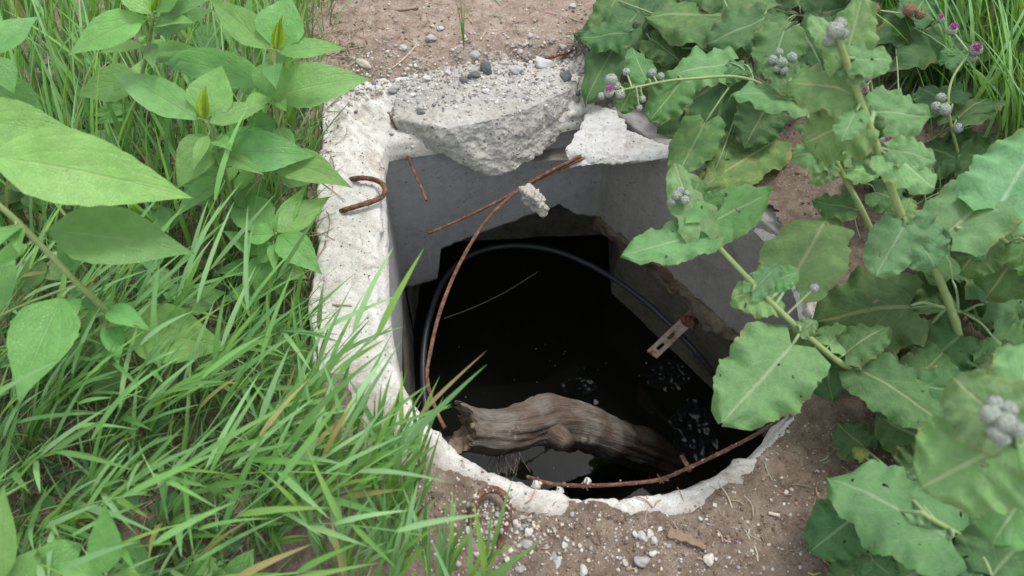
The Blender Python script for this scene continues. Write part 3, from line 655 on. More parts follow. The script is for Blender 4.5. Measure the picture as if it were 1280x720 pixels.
def log():
    t = empty('driftwood_log', P(640, 528, -.42), 'weathered grey brown log leaning into the black water', 'log')
    path = smooth_path([P(583, 534, -.34), P(612, 538, -.37), P(645, 536, -.41), P(690, 527, -.48), P(735, 536, -.56), P(778, 552, -.67), P(812, 566, -.77), P(838, 579, -.84)], 90)
    k = 64; V = []; UV = []; DV = []; m = len(path); prev = None; E0 = []
    def jag(an, f):
        dg = math.degrees(an); return 0.050 * math.exp(-((dg - 228) / 40) ** 2) + 0.028 * math.exp(-((dg - 45) / 30) ** 2) - 0.022 * math.exp(-((dg - 120) / 25) ** 2) + 0.012 * n1(an * 3.1 + f * 2, 8) + 0.010 * n1(an * 9.0 + f * 7, 12)
    for i, p in enumerate(path):
        tt = (path[min(i + 1, m - 1)] - path[max(i - 1, 0)]).normalized()
        a = tt.cross(Vector((0, 0, 1))) if prev is None else prev - tt * prev.dot(tt); a.normalize(); prev = a; b = tt.cross(a)
        f = i / (m - 1); r = float(np.interp(f, [0, .1, .25, .5, .7, .85, 1], [.064, .059, .056, .061, .060, .055, .051]))
        if i == 0: a0, b0, t0, r0 = a.copy(), b.copy(), tt.copy(), r
        for j in range(k):
            an = 2 * math.pi * j / k; dv = a * math.cos(an) + b * math.sin(an); q = p + dv * r
            if i < 16: q = q - tt * ((16 - i) / 16) * jag(an, 0)
            V.append(q); UV.append((j / k * 4, f * 6)); DV.append(tuple(dv))
    V = np.array([tuple(x) for x in V]); DV = np.array(DV)
    ang = np.tile(np.arange(k) / k * 2 * math.pi, m)
    gro = fbm(np.stack([np.cos(ang) * 3.2, np.sin(ang) * 3.2, np.repeat(np.arange(m) * 0.03, k)], 1), 1.6, 4, 300, 0.6) * 0.0042
    gro -= np.maximum(0, vnoise(np.stack([np.cos(ang) * 7, np.sin(ang) * 7, np.repeat(np.arange(m) * 0.035, k)], 1), 1.3, 333) - .25) * 0.011
    rad = gro + fbm(V, 8, 4, 310) * 0.011; V += DV * rad[:, None]
    F = [(i * k + j, i * k + (j + 1) % k, (i + 1) * k + (j + 1) % k, (i + 1) * k + j) for i in range(m - 1) for j in range(k)]
    V = list(map(tuple, V)); UVl = list(UV); c1 = len(V); V.append(tuple(path[-1])); UVl.append((0, 6))
    F += [(c1, (m - 1) * k + j, (m - 1) * k + (j + 1) % k) for j in range(k)]
    mb = MB(); mb.add(V, F, UVl); mb.build('trunk', M_log, t)
    ec = MB(); EV = []; rings = 14
    for q in range(rings):
        ro = 1 - q / (rings - 1) * .97
        for j in range(k):
            an = 2 * math.pi * j / k; e = jag(an, 0) * ro + (1 - ro) * (-.012) + (0.014 * n1(an * 5 * ro + 31, 21) + .012 * n1(math.cos(an) * ro * 9 + 3, 22) * n1(math.sin(an) * ro * 7, 23)) * (1 if q else 0) * min(1, q / 3)
            EV.append(path[0] + (a0 * math.cos(an) + b0 * math.sin(an)) * (r0 + rad[j]) * ro - t0 * e)
    ec.add(EV, [(q * k + j, (q + 1) * k + j, (q + 1) * k + (j + 1) % k, q * k + (j + 1) % k) for q in range(rings - 1) for j in range(k)] + [tuple((rings - 1) * k + j for j in range(k))]); ec.build('broken_end', M_splint, t)
    st = MB(); tube(st, [P(672, 524, -.46), P(688, 538, -.45), P(702, 549, -.44), P(710, 556, -.43)], lambda f: lerp(0.058, 0.018, f ** 0.6), 18, 14, jitter=0.1); st.build('branch_stub', M_log, t)
    fb = MB()
    for q in range(26):
        u0 = rng.uniform(612, 650); p0 = P(u0, 566 + rng.uniform(-4, 8), -.40); p1 = p0 + Vector((rng.uniform(-.02, .03), rng.uniform(-.05, -.01), rng.uniform(-.06, -.02)))
        tube(fb, [p0, p0.lerp(p1, .5) + Vector((0, 0, -.01)), p1], 0.0009, 4, 6)
    fb.build('bark_fibre', M_splint, t)
log()
def film(name, u, v, w_, h_, lab, seed):
    n = 46; c = P(u, v, WATER); sx_, sy_ = w_ * mpp(c), h_ * mpp(c) * 1.25; V = []
    for i in range(n):
        for j in range(n):
            a, b = i / (n - 1) * 2 - 1, j / (n - 1) * 2 - 1
            q = 1 + 0.22 * n1(math.atan2(b, a) * 1.3 + 9, seed); rr = max(abs(a), abs(b)); 
            rd = math.hypot(a, b); kq = rr / rd * q if rd > 1e-6 else 1; V.append((c.x + a * sx_ / 2 * kq, c.y + b * sy_ / 2 * kq, WATER + 0.002))
    V = np.array(V); V[:, 2] += np.abs(vnoise(V * np.array([1, .5, 1]), 45, seed)) * 0.010 + np.abs(fbm(V, 40, 2, seed + 2)) * 0.004 - 0.0045
    F = [(i * n + j, (i + 1) * n + j, (i + 1) * n + j + 1, i * n + j + 1) for i in range(n - 1) for j in range(n - 1)]
    tag(np_mesh(name, V, F, M_film, True), lab, 'plastic film')
def film_mat():
    m = NT('wet_black_film'); m.bsdf((0.010, 0.011, 0.013), 0.24, 0.5); return m.m
M_film = film_mat()
film('plastic_film', 866, 536, 62, 62, 'dark crumpled wet plastic film floating right of the log', 400)
film('plastic_film', 838, 468, 60, 40, 'dark crumpled wet plastic film floating below the metal bracket', 420)
film('plastic_film', 722, 484, 44, 22, 'small dark crumpled wet film floating behind the log', 440)
def blob(mb, c, r, col, sq=(1, 1, .7), sub=1, sd=0, ja=0.25):
    bm = bmesh.new(); bmesh.ops.create_icosphere(bm, subdivisions=sub, radius=1.0)
    rot = Matrix.Rotation(sd * 1.7, 3, 'Z') @ Matrix.Rotation(math.sin(sd) * .5, 3, 'X'); V = []
    for v in bm.verts:
        co = v.co.copy(); k = 1 + ja * math.sin(co.x * 2.3 + sd) * math.cos(co.y * 2.9 + sd * 2) + ja * .5 * math.sin(co.z * 4 + sd * 3 + co.x * 3)
        q = Vector((co.x * sq[0], co.y * sq[1], co.z * sq[2])) * r * k; V.append(Vector(c) + rot @ q)
    f = [tuple(v.index for v in fc.verts) for fc in bm.faces]; bm.free(); mb.add(V, f, None, col)
fl = MB()
for k in range(60):
    q = P(rng.uniform(560, 900), rng.uniform(430, 600), WATER + .001); blob(fl, q, rng.uniform(.0008, .003), rng.choice([(.5, .5, .48), (.35, .3, .24), (.2, .18, .14)]), (1, .6, .3), 1, k)
tag(fl.build('floating_debris', M_stone), 'tiny pale flecks floating on the black water', 'debris', kind='stuff')
mb = MB(); blob(mb, P(745, 503, WATER + .002), .009, (.62, .6, .62), (1, .8, .4), 2, 3); tag(mb.build('white_scrap', M_stone), 'single white scrap floating just behind the log', 'scrap')

# ------------------------------------------------------------------ pebbles and gravel
bpy.context.view_layer.update(); DG = bpy.context.evaluated_depsgraph_get()
def hit(u, v):
    ok, loc, nr, *_ = sc.ray_cast(DG, CAMP, ray(u, v).normalized()); return loc if ok else P(u, v)
def drop(x, y):
    ok, loc, nr, idx, ob, _ = sc.ray_cast(DG, Vector((x, y, 0.6)), Vector((0, 0, -1))); return (loc, ob.name) if ok else (Vector((x, y, 0)), '')
PAL = {'w': (.56, .545, .51), 'b': (.42, .42, .42), 'g': (.36, .35, .34), 'd': (.11, .125, .13), 'p': (.46, .42, .39), 'c': (.56, .51, .43), 'v': (.15, .152, .152)}
near_p = [(705, 682, 9, 8, 'w'), (697, 704, 8, 13, 'w'), (694, 698, 9, 14, 'g'), (729, 714, 11, 14, 'w'), (802, 702, 22, 14, 'b'), (812, 668, 11, 10, 'w'), (802, 670, 9, 10, 'w'), (794, 668, 7, 8, 'w'), (825, 662, 10, 6, 'w'), (816, 692, 11, 7, 'w'),
          (660, 667, 12, 10, 'w'), (657, 681, 15, 9, 'g'), (645, 654, 8, 9, 'w'), (622, 644, 9, 9, 'b'), (622, 654, 9, 9, 'w'), (614, 672, 10, 9, 'g'), (585, 664, 9, 9, 'w'), (886, 700, 13, 14, 'c'), (893, 632, 7, 7, 'w'), (982, 616, 6, 6, 'w'), (818, 676, 9, 8, 'w'), (781, 704, 8, 8, 'w'), (650, 712, 12, 9, 'g'), (634, 700, 9, 9, 'w')]
far_p = [(538, 49, 14, 10, 'p'), (505, 61, 10, 8, 'w'), (454, 81, 24, 9, 'c'), (551, 37, 8, 7, 'w'), (716, 9, 11, 8, 'w'), (663, 46, 9, 8, 'b'), (594, 70, 13, 10, 'b'), (608, 88, 17, 17, 'd'), (593, 96, 15, 12, 'v'), (646, 90, 19, 14, 'b'), (679, 82, 28, 16, 'w'), (707, 97, 14, 13, 'v'), (581, 102, 14, 10, 'v'), (533, 100, 13, 10, 'w'),
         (493, 113, 18, 12, 'g'), (526, 141, 14, 9, 'v'), (572, 126, 11, 10, 'w'), (608, 115, 11, 8, 'w'), (722, 118, 9, 8, 'd'), (690, 52, 9, 7, 'g'), (704, 60, 10, 8, 'g'), (630, 74, 12, 9, 'g'), (650, 66, 10, 8, 'w'), (560, 92, 11, 8, 'w'), (515, 120, 9, 7, 'w')]
cn = {'w': 'whitish', 'b': 'bluish grey', 'g': 'grey', 'd': 'dark greenish', 'p': 'pinkish', 'c': 'beige', 'v': 'dark slate'}
special = {(679, 82): 'largest whitish stone on the rubble beside the rusty bar', (608, 88): 'dark greenish striped stone in the rubble behind the concrete chunk', (802, 702): 'pale bluish stone, biggest on the soil below the wood chip', (886, 700): 'beige pebble on the soil below the wood chip', (454, 81): 'long flat beige stone at the edge of the far soil', (538, 49): 'pinkish grey pebble on the far bare soil', (493, 113): 'grey stone set in the concrete at the left end of the chunk', (707, 97): 'dark slate stone at the right end of the big chunk'}
for k, (u, v, sx_, sy_, cc) in enumerate(near_p + far_p):
    c = hit(u, v); s = mpp(c); mb = MB(); q_ = rng.uniform(.8, 1.05); col = tuple(x * q_ for x in PAL[cc])
    nearp = k < len(near_p)
    blob(mb, (0, 0, 0), 1.0, col, (sx_ * s * .45, sy_ * s * .54, min(sx_, sy_) * s * .36), 3, k * 1.3, 0.26)
    b = Vector((0, 0, 0)); r2 = Matrix.Rotation(-k * 1.3 * 1.7 + rng.uniform(-.4, .4), 3, 'Z')
    mb.v = [tuple(c + r2 @ Vector(q) + Vector((0, 0, min(sx_, sy_) * s * .18))) for q in mb.v]
    o = mb.build('pebble', M_stone)
    lab = special.get((u, v)) or (f'small {cn[cc]} pebble on the soil in front of the pit' if nearp else (f'small {cn[cc]} pebble on the far bare soil' if v < 65 and u < 620 else f'small {cn[cc]} stone bedded in the rubble behind the pit'))
    tag(o, lab, 'pebble', 'pebbles on the soil before the pit' if nearp else 'stones in the far rubble')
GR = MB()
def gravel(n, fx, sizes, cols):
    k = 0
    while k < n:
        x, y = fx()
        loc, nm = drop(x, y)
        if loc.z < -0.06: continue
        k += 1
        if nm == 'cover_slab' and y < 1.3 and rng.random() > .05: continue
        r = sizes[0] + (sizes[1] - sizes[0]) * rng.random() ** 3
        col = rng.choice(cols); q_ = rng.uniform(.75, 1.15); col = tuple(c * q_ for c in col)
        blob(GR, loc + Vector((0, 0, r * .25)), r, col, (1, rng.uniform(.6, 1), rng.uniform(.5, .8)), 1, rng.uniform(0, 20), .25)
brown = [(.20, .14, .105), (.25, .18, .135), (.30, .22, .17), (.15, .10, .075), (.22, .16, .12)]
pale = [(.62, .6, .56), (.5, .47, .43), (.36, .36, .37), (.55, .48, .4)]
gravel(3200, lambda: (rng.uniform(-.2, .78), rng.uniform(.28, .62)), (.0010, .0042), brown * 3 + pale)
gravel(900, lambda: (rng.gauss(.20, .16), rng.gauss(.40, .035)), (.0012, .0045), pale + brown)
gravel(350, lambda: (rng.gauss(-.02, .05), rng.gauss(.42, .035)), (.002, .006), pale)
gravel(2600, lambda: (rng.uniform(-.6, .45), rng.uniform(1.5, 2.0)), (.0012, .0050), brown + pale * 2)
def rub():
    x = rng.uniform(-.42, .36); return x, 1.57 + .16 * (x + .4) + rng.gauss(0, .055)
gravel(1800, rub, (.0015, .0075), pale * 4 + [(.2, .2, .2), (.4, .38, .34)])
gravel(900, lambda: (rng.uniform(-.30, .15), rng.gauss(1.50, .05)), (.0012, .0065), [(.6, .58, .53), (.5, .48, .44), (.62, .6, .56), (.3, .3, .31), (.42, .4, .36)])
gravel(900, lambda: (rng.uniform(.62, 1.15), rng.uniform(.95, 1.5)), (.001, .006), [(.16, .09, .06), (.2, .12, .08), (.13, .075, .05), (.24, .16, .11)])
def litter():
    x = rng.uniform(-.95, -.40); return x, rng.uniform(.25, 1.8)
gravel(1500, litter, (.001, .005), brown + [(.35, .28, .2)])
tag(GR.build('gravel', M_stone), 'fine gravel and crumbs of soil scattered over the ground', 'gravel', kind='stuff')
# straw, twigs, wood chip
ST = MB()
def straw(n, fx, ln, col):
    for k in range(n):
        x, y = fx(); loc, nm = drop(x, y)
        if loc.z < -0.08: continue
        a = rng.uniform(0, 6.28); L = rng.uniform(*ln); d = Vector((math.cos(a), math.sin(a), rng.uniform(-.05, .12))) * L / 2; c = loc + Vector((0, 0, .003))
        bend = Vector((-d.y, d.x, 0)) * rng.uniform(-.35, .35)
        tube(ST, [c - d, c + bend, c + d], rng.uniform(.0006, .0014), 4, 6, tuple(q * rng.uniform(.7, 1.1) for q in rng.choice(col)))
strawc = [(.48, .40, .28), (.4, .31, .2), (.3, .21, .13), (.55, .48, .36)]
straw(110, lambda: (rng.uniform(-.1, .75), rng.uniform(.28, .6)), (.01, .035), strawc)
straw(150, lambda: (rng.uniform(-.6, .4), rng.uniform(1.55, 2.0)), (.012, .05), strawc)
straw(1500, litter, (.03, .12), strawc)
straw(80, lambda: (rng.uniform(.62, 1.1), rng.uniform(.95, 1.5)), (.02, .06), strawc)
tag(ST.build('straw', M_straw), 'dry straw and dead stalks lying on the ground', 'straw', kind='stuff')
c = [hit(u, v) for u, v in [(833, 672), (838, 660), (884, 683), (882, 688)]]
mb = MB(); n = 18; vv = []
for i in range(n):
    t = i / (n - 1); a = c[1].lerp(c[2], t); b = c[0].lerp(c[3], t); wob = .0015 * n1(i * .7, 3)
    for q, z in ((a, .002), (a, .008 + wob), (b, .008 - wob), (b, .002)): vv.append((q.x, q.y + wob * 2 + (rng.uniform(-.004, .004) if i in (0, n - 1) else 0), q.z + z))
mb.add(vv, [(i * 4 + j, i * 4 + (j + 1) % 4, i * 4 + 4 + (j + 1) % 4, i * 4 + 4 + j) for i in range(n - 1) for j in range(4)] + [(0, 1, 2, 3), tuple((n - 1) * 4 + j for j in (3, 2, 1, 0))])
tag(mb.build('wood_chip', M_chip, smooth=False), 'flat brown wood chip lying on the soil before the pit', 'wood chip')
for pts, r, lab in [([(480, 12), (500, 14), (523, 11)], .0028, 'dark curved twig lying on the far bare soil'), ([(490, 86), (505, 74), (520, 58)], .0018, 'pale straight straw on the soil left of the chunk'),
                    ([(892, 597), (908, 618), (915, 635)], .0012, 'thin pale curved rootlet on the soil right of the wood chip, upper'), ([(934, 668), (945, 688), (947, 702)], .0012, 'thin pale curved rootlet on the soil right of the wood chip, lower'), ([(960, 642), (974, 645)], .003, 'short whitish stick on the soil right of the wood chip'), ([(416, 381), (439, 382)], .0028, 'short pale stick lying on the left slab edge')]:
    mb = MB(); tube(mb, [hit(*q) + Vector((0, 0, r * .9)) for q in pts], r, 6, 12, (.2, .15, .11) if 'dark' in lab else (.55, .48, .38), jitter=.2); tag(mb.build('twig', M_straw), lab, 'twig')

# ------------------------------------------------------------------ plants
def leaf_geo(kind, L, W, arch, fold, ruffle, sd, nv=20, nu=6):
    r = random.Random(sd); V = []; UV = []; p1, p2, p3 = r.uniform(0, 6), r.uniform(0, 6), r.uniform(0, 6); bx_ = r.uniform(-.15, .15)
    for i in range(nv + 1):
        v = i / nv
        for j in range(-nu, nu + 1):
            s = j / nu; side = 1 if s >= 0 else 2
            if kind == 'lance':
                f = np.interp(v, [0, .08, .2, .35, .5, .65, .8, .92, 1], [.05, .45, .88, 1, .92, .68, .37, .13, .0]); f *= 1 + .02 * math.sin(v * 60 + p1 * side); y = v * L
            elif kind == 'oval':
                f = math.sin(math.pi * min(1, .03 + v * .97)) ** .6; y = v * L
            else:
                f = np.interp(v, [0, .07, .2, .38, .55, .7, .82, .92, 1], [.40, .80, .97, 1.0, .94, .80, .62, .40, .04])
                tt = .5 + .5 * math.sin(v * 2 * math.pi * 4.6 + p1 * side + 1.6 * math.sin(v * 7 + p3)); f *= 1 + (.08 * tt - .04 + .028 * math.sin(v * 88 + p2 * side) + .05 * math.sin(v * 17 + p3 * side)) * min(1, 6 * (1 - v))
                y = L * (v - .17 * abs(s) ** 1.3 * (1 - v) ** 2.2)
            x = s * f * W / 2
            z = fold * abs(x) + arch * L * 4 * v * (1 - v) * .5
            z += ruffle * W * (abs(s) ** 2.4) * (math.sin(v * 13 + p3 * side + s * 1.5) * .35 + (math.sin(v * 29 + p1 * side) * .38 if kind == 'bur' else 0)) + ruffle * W * .25 * math.sin(v * 5 + p2)
            if kind == 'bur': z += .005 * W * math.cos((v - .45 * abs(s)) * 2 * math.pi * 6) * abs(s) - .10 * W * abs(s) ** 2.5 + bx_ * W * s + .022 * W * math.sin(s * 7 + p1) * math.sin(v * 9 + p2) + .014 * W * math.sin(s * 13 + p3 + v * 6) * math.sin(v * 17 + p1)
            V.append(Vector((x, y, z))); UV.append((s * .5 + .5, v))
    K = 2 * nu + 1
    F = [(i * K + j, i * K + j + 1, (i + 1) * K + j + 1, (i + 1) * K + j) for i in range(nv) for j in range(K - 1)]
    return V, F, UV
LS = [100]
def leaf(parent, kind, base, tip, W, mat, arch=.12, fold=.18, ruffle=.05, tint=1.0, hint=None, name='leaf', hole=None, res=None):
    LS[0] += 1; sd = LS[0]; r = random.Random(sd)
    base = Vector(base); tip = Vector(tip); L = (tip - base).length; y = (tip - base) / L
    h = hint if hint is not None else Vector((r.uniform(-.18, .18), r.uniform(-.18, .18), .8)) + (CAMP - base).normalized() * .5
    z = (h - y * h.dot(y)).normalized(); x = y.cross(z)
    V, F, UV = leaf_geo(kind, L, W, arch, fold, ruffle, sd, *(res or (20, 6)))
    if hole:
        F = [q for q in F if not any(((UV[q[0]][0] - a) / ra) ** 2 + ((UV[q[0]][1] - b) / rb) ** 2 < 1 for a, b, ra, rb in hole)]
    W_ = [base + x * q.x + y * q.y + z * q.z for q in V]
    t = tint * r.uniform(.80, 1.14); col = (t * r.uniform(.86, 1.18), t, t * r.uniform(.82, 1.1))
    mb = MB(); mb.add(W_, F, UV, col); o = mb.build(name, mat, parent); return o
SG = (.26, .34, .13)
def stemobj(parent, pts, r0, r1, name='stem', col=SG, n=24, k=9):
    mb = MB(); tube(mb, pts, lambda f: lerp(r0, r1, f), k, n, col, jitter=.05); return mb.build(name, M_stem, parent)
def px(t): return P(*t)

def broadleaf(label, stem, r, leaves, group='tall broad leaved weeds on the left', bud=None):
    sp = [px(q) for q in stem]
    t = empty('broadleaf_weed', (sp[0].x, sp[0].y, gz(sp[0].x, sp[0].y)), label, 'weed', group)
    stemobj(t, sp, r, r * .6)
    for q in leaves:
        b, e, wp = px(q[0]), px(q[1]), q[2]; opt = q[3] if len(q) > 3 else {}
        near = min(smooth_path(sp, 40), key=lambda s_: (s_ - b).length)
        if (near - b).length > .012: stemobj(t, [near, near.lerp(b, .6) + Vector((0, 0, .004)), b], r * .4, r * .28, 'petiole', (.24, .36, .12), 8, 6)
        leaf(t, 'lance', b, e, wp * mpp(b.lerp(e, .4)) * .98, opt.get('mat', M_sun), opt.get('arch', .10), opt.get('fold', .22), opt.get('ruf', .04), opt.get('tint', 1.0), opt.get('hint'))
    if len(stem) > 3:
        R4 = random.Random(len(label)); pth = smooth_path(sp, 40)
        for q_ in range(10):
            pt = pth[int(R4.uniform(.2, .97) * 39)]; az = R4.uniform(0, 6.28); ln = R4.uniform(.05, .12)
            d_ = Vector((math.cos(az), math.sin(az), R4.uniform(-.2, .5))).normalized(); b = pt + d_ * .012
            stemobj(t, [pt, pt + d_ * .006, b], r * .35, r * .25, 'petiole', (.24, .36, .12), 4, 6)
            leaf(t, 'lance', b, b + d_ * ln, ln * R4.uniform(.32, .45), M_sun, .14, .3, .04, R4.uniform(.85, 1.1))
    if bud:
        b = px(bud[0]); e = px(bud[1])
        for k in range(3):
            d = Vector((rng.uniform(-.006, .006), rng.uniform(-.006, .006), 0)); leaf(t, 'lance', b, e + d, (e - b).length * .30, M_young, .05, .9, .02, 1.0, Vector((rng.uniform(-1, 1), -1, .2)), name='young_leaf')
    return t
# foreground left plant
broadleaf('tall weed with the biggest smooth leaves at the left picture edge', [(190, 470, 0), (150, 408, .22), (95, 352, .34), (30, 285, .44), (-20, 240, .5)], .006,
    [((-15, 195, .52), (242, 248, .40), 92, {'arch': .10, 'tint': 1.1}), ((60, 288, .40), (244, 318, .32), 80, {'tint': .92}), ((-60, 150, .5), (108, 172, .44), 60, {}), ((78, 372, .33), (22, 502, .30), 70, {'tint': .95}), ((150, 410, .22), (286, 436, .12), 76, {}), ((160, 452, .15), (112, 500, .12), 38, {'tint': .8}), ((-30, 300, .42), (-120, 420, .4), 80, {}), ((-10, 400, .3), (15, 300, .3), 40, {'tint': .8})])
broadleaf('weed with bright yellow tip in the middle left, whorl of leaves below', [(293, 300, 0), (290, 255, .12), (281, 215, .2), (270, 180, .28), (257, 150, .33)], .005,
    [((246, 150, .33), (139, 90, .34), 46, {}), ((256, 147, .33), (278, 80, .38), 56, {'arch': .02}), ((262, 153, .33), (336, 133, .33), 32, {}), ((266, 168, .30), (222, 236, .24), 50, {}), ((280, 192, .25), (395, 195, .22), 58, {}), ((340, 200, .2), (441, 236, .18), 50, {'arch': .2}), ((282, 212, .2), (225, 260, .14), 48, {'tint': .75}), ((288, 240, .15), (355, 262, .1), 40, {'tint': .7})], bud=((256, 150, .33), (257, 105, .38)))
broadleaf('weed with bright yellow tip at the top left beside bare soil', [(352, 280, 0), (349, 225, .12), (346, 150, .24), (343, 100, .33), (345, 62, .38)], .005,
    [((336, 62, .38), (262, -2, .42), 42, {}), ((345, 60, .38), (362, -8, .44), 60, {'arch': .02}), ((350, 66, .38), (434, 61, .37), 30, {}), ((338, 76, .36), (342, 127, .30), 48, {}), ((342, 122, .28), (464, 100, .27), 64, {'arch': .16, 'tint': .95}), ((334, 108, .3), (182, 70, .3), 54, {'tint': .85}), ((346, 150, .24), (300, 180, .2), 40, {'tint': .7}), ((349, 215, .13), (392, 228, .1), 36, {'tint': .75})], bud=((346, 62, .38), (352, 18, .44)))
broadleaf('low fresh green weed touching the left slab edge', [(345, 372, 0), (342, 335, .06), (340, 310, .11), (345, 291, .15)], .0035,
    [((347, 290, .15), (413, 246, .15), 40, {'tint': 1.15, 'arch': .06}), ((348, 294, .15), (403, 344, .12), 44, {'tint': 1.1, 'arch': .2}), ((340, 288, .14), (288, 246, .12), 52, {'tint': .95}), ((342, 293, .15), (304, 296, .13), 30, {'tint': 1.1}), ((336, 318, .10), (322, 372, .05), 42, {'tint': .9}), ((338, 312, .1), (304, 300, .09), 34, {}), ((342, 330, .07), (385, 348, .04), 30, {'tint': .9}), ((342, 340, .05), (352, 372, .03), 22, {'tint': 1.1}), ((342, 330, .07), (300, 340, .04), 28, {'tint': .85}), ((345, 300, .12), (372, 322, .09), 26, {}), ((344, 305, .12), (322, 330, .1), 30, {'tint': .9})])
broadleaf('weed at the top left corner with long pointed leaves', [(160, 210, 0), (170, 130, .2), (185, 60, .36), (192, 20, .45)], .005,
    [((180, 22, .44), (84, 70, .42), 44, {}), ((195, 15, .46), (235, -30, .5), 40, {}), ((190, 18, .45), (150, -40, .5), 40, {}), ((192, 40, .4), (268, 12, .42), 38, {'tint': .8}), ((182, 70, .34), (228, 62, .33), 34, {'tint': .8}), ((178, 100, .28), (95, 120, .26), 50, {'tint': .75}), ((172, 128, .22), (240, 120, .2), 50, {'tint': .75})], bud=((193, 18, .45), (195, -10, .49)))
broadleaf('weed at the far left edge behind the biggest leaves', [(-40, 260, 0), (-20, 180, .2), (-12, 110, .35), (-10, 70, .45)], .005,
    [((-8, 70, .45), (18, 118, .4), 30, {}), ((-10, 68, .45), (48, 20, .46), 40, {}), ((-12, 110, .36), (60, 150, .3), 50, {'tint': .8}), ((-12, 100, .36), (-90, 120, .36), 50, {}), ((-15, 140, .28), (55, 195, .22), 48, {'tint': .7})])
broadleaf('small weed at the lower left with upright narrow leaf', [(150, 760, 0), (140, 740, .14), (132, 716, .24)], .003,
    [((132, 716, .24), (131, 628, .30), 36, {'arch': .03}), ((130, 724, .22), (70, 706, .22), 34, {}), ((136, 725, .22), (190, 740, .2), 34, {}), ((100, 680, .2), (20, 735, .22), 40, {})])
broadleaf('weed leaf cluster cut off by the lower left corner', [(20, 780, 0), (8, 755, .14), (2, 726, .26)], .003,
    [((2, 726, .26), (5, 606, .32), 34, {'arch': .04}), ((-2, 735, .24), (-60, 680, .24), 36, {}), ((5, 740, .24), (60, 680, .24), 34, {'tint': .9})])
broadleaf('small weed at the lower picture edge among the grass', [(280, 790, 0), (285, 750, .06), (290, 730, .09)], .003,
    [((292, 730, .09), (318, 685, .11), 34, {}), ((285, 735, .08), (240, 690, .08), 30, {}), ((290, 735, .08), (350, 735, .08), 30, {}), ((180, 735, .05), (165, 665, .08), 32, {'tint': .8})])
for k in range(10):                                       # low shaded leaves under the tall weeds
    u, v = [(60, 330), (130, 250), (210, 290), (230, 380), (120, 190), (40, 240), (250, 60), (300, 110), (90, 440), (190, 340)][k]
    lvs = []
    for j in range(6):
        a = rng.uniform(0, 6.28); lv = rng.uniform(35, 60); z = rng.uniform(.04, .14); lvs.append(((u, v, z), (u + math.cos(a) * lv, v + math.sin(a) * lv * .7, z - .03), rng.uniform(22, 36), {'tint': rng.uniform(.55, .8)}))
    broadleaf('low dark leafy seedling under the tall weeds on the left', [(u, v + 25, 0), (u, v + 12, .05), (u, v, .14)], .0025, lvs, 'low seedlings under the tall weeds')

# burdock
hd = None
def head_meshes():
    mb = MB(); bm = bmesh.new(); bmesh.ops.create_icosphere(bm, subdivisions=3, radius=1.0)
    mb.add([v.co for v in bm.verts], [tuple(v.index for v in f.verts) for f in bm.faces]); bm.free()
    r = random.Random(3)
    for k in range(120):
        d = Vector((r.gauss(0, 1), r.gauss(0, 1), r.gauss(0, 1) + .2)).normalized(); a = d.orthogonal().normalized() * .05; b = d.cross(a)
        e = d * r.uniform(1.15, 1.38) + Vector((0, 0, .10)); mb.add([d * .9 + a, d * .9 + b, d * .9 - a, e], [(0, 1, 3), (1, 2, 3), (2, 0, 3)])
    h = mb.mesh('flower_head', M_burr)
    mp = MB()
    for k in range(70):
        a = r.uniform(0, 6.28); q = r.random() ** .5 * .5; b = Vector((math.cos(a) * q, math.sin(a) * q, .75)); e = b + Vector((math.cos(a) * q * .6, math.sin(a) * q * .6, r.uniform(.5, .85)))
        tube(mp, [b, e], .055, 4, None, r.choice([(.50, .06, .30), (.60, .10, .40), (.40, .05, .26)]))
    return h, mp.mesh('floret_tuft', M_floret)
HM, FM = head_meshes()
def flower(parent, p, r, d=Vector((0, -.2, 1)), pink=False, brown=False):
    o = bpy.data.objects.new('flower_head', HM if not brown else HB); C.objects.link(o)
    q = d.to_track_quat('Z', 'Y'); o.matrix_world = Matrix.LocRotScale(p, q, (r, r, r)); mw = o.matrix_world.copy(); o.parent = parent; o.matrix_parent_inverse = Matrix.Translation(-parent.location)
    if pink:
        f = bpy.data.objects.new('floret_tuft', FM); C.objects.link(f); f.parent = o
    return o
HB = HM.copy(); 
cc_ = HB.color_attributes['tint']; cc_.data.foreach_set('color', np.tile(np.array([.75, .42, .30, 1], dtype=np.float32), len(HB.vertices)))
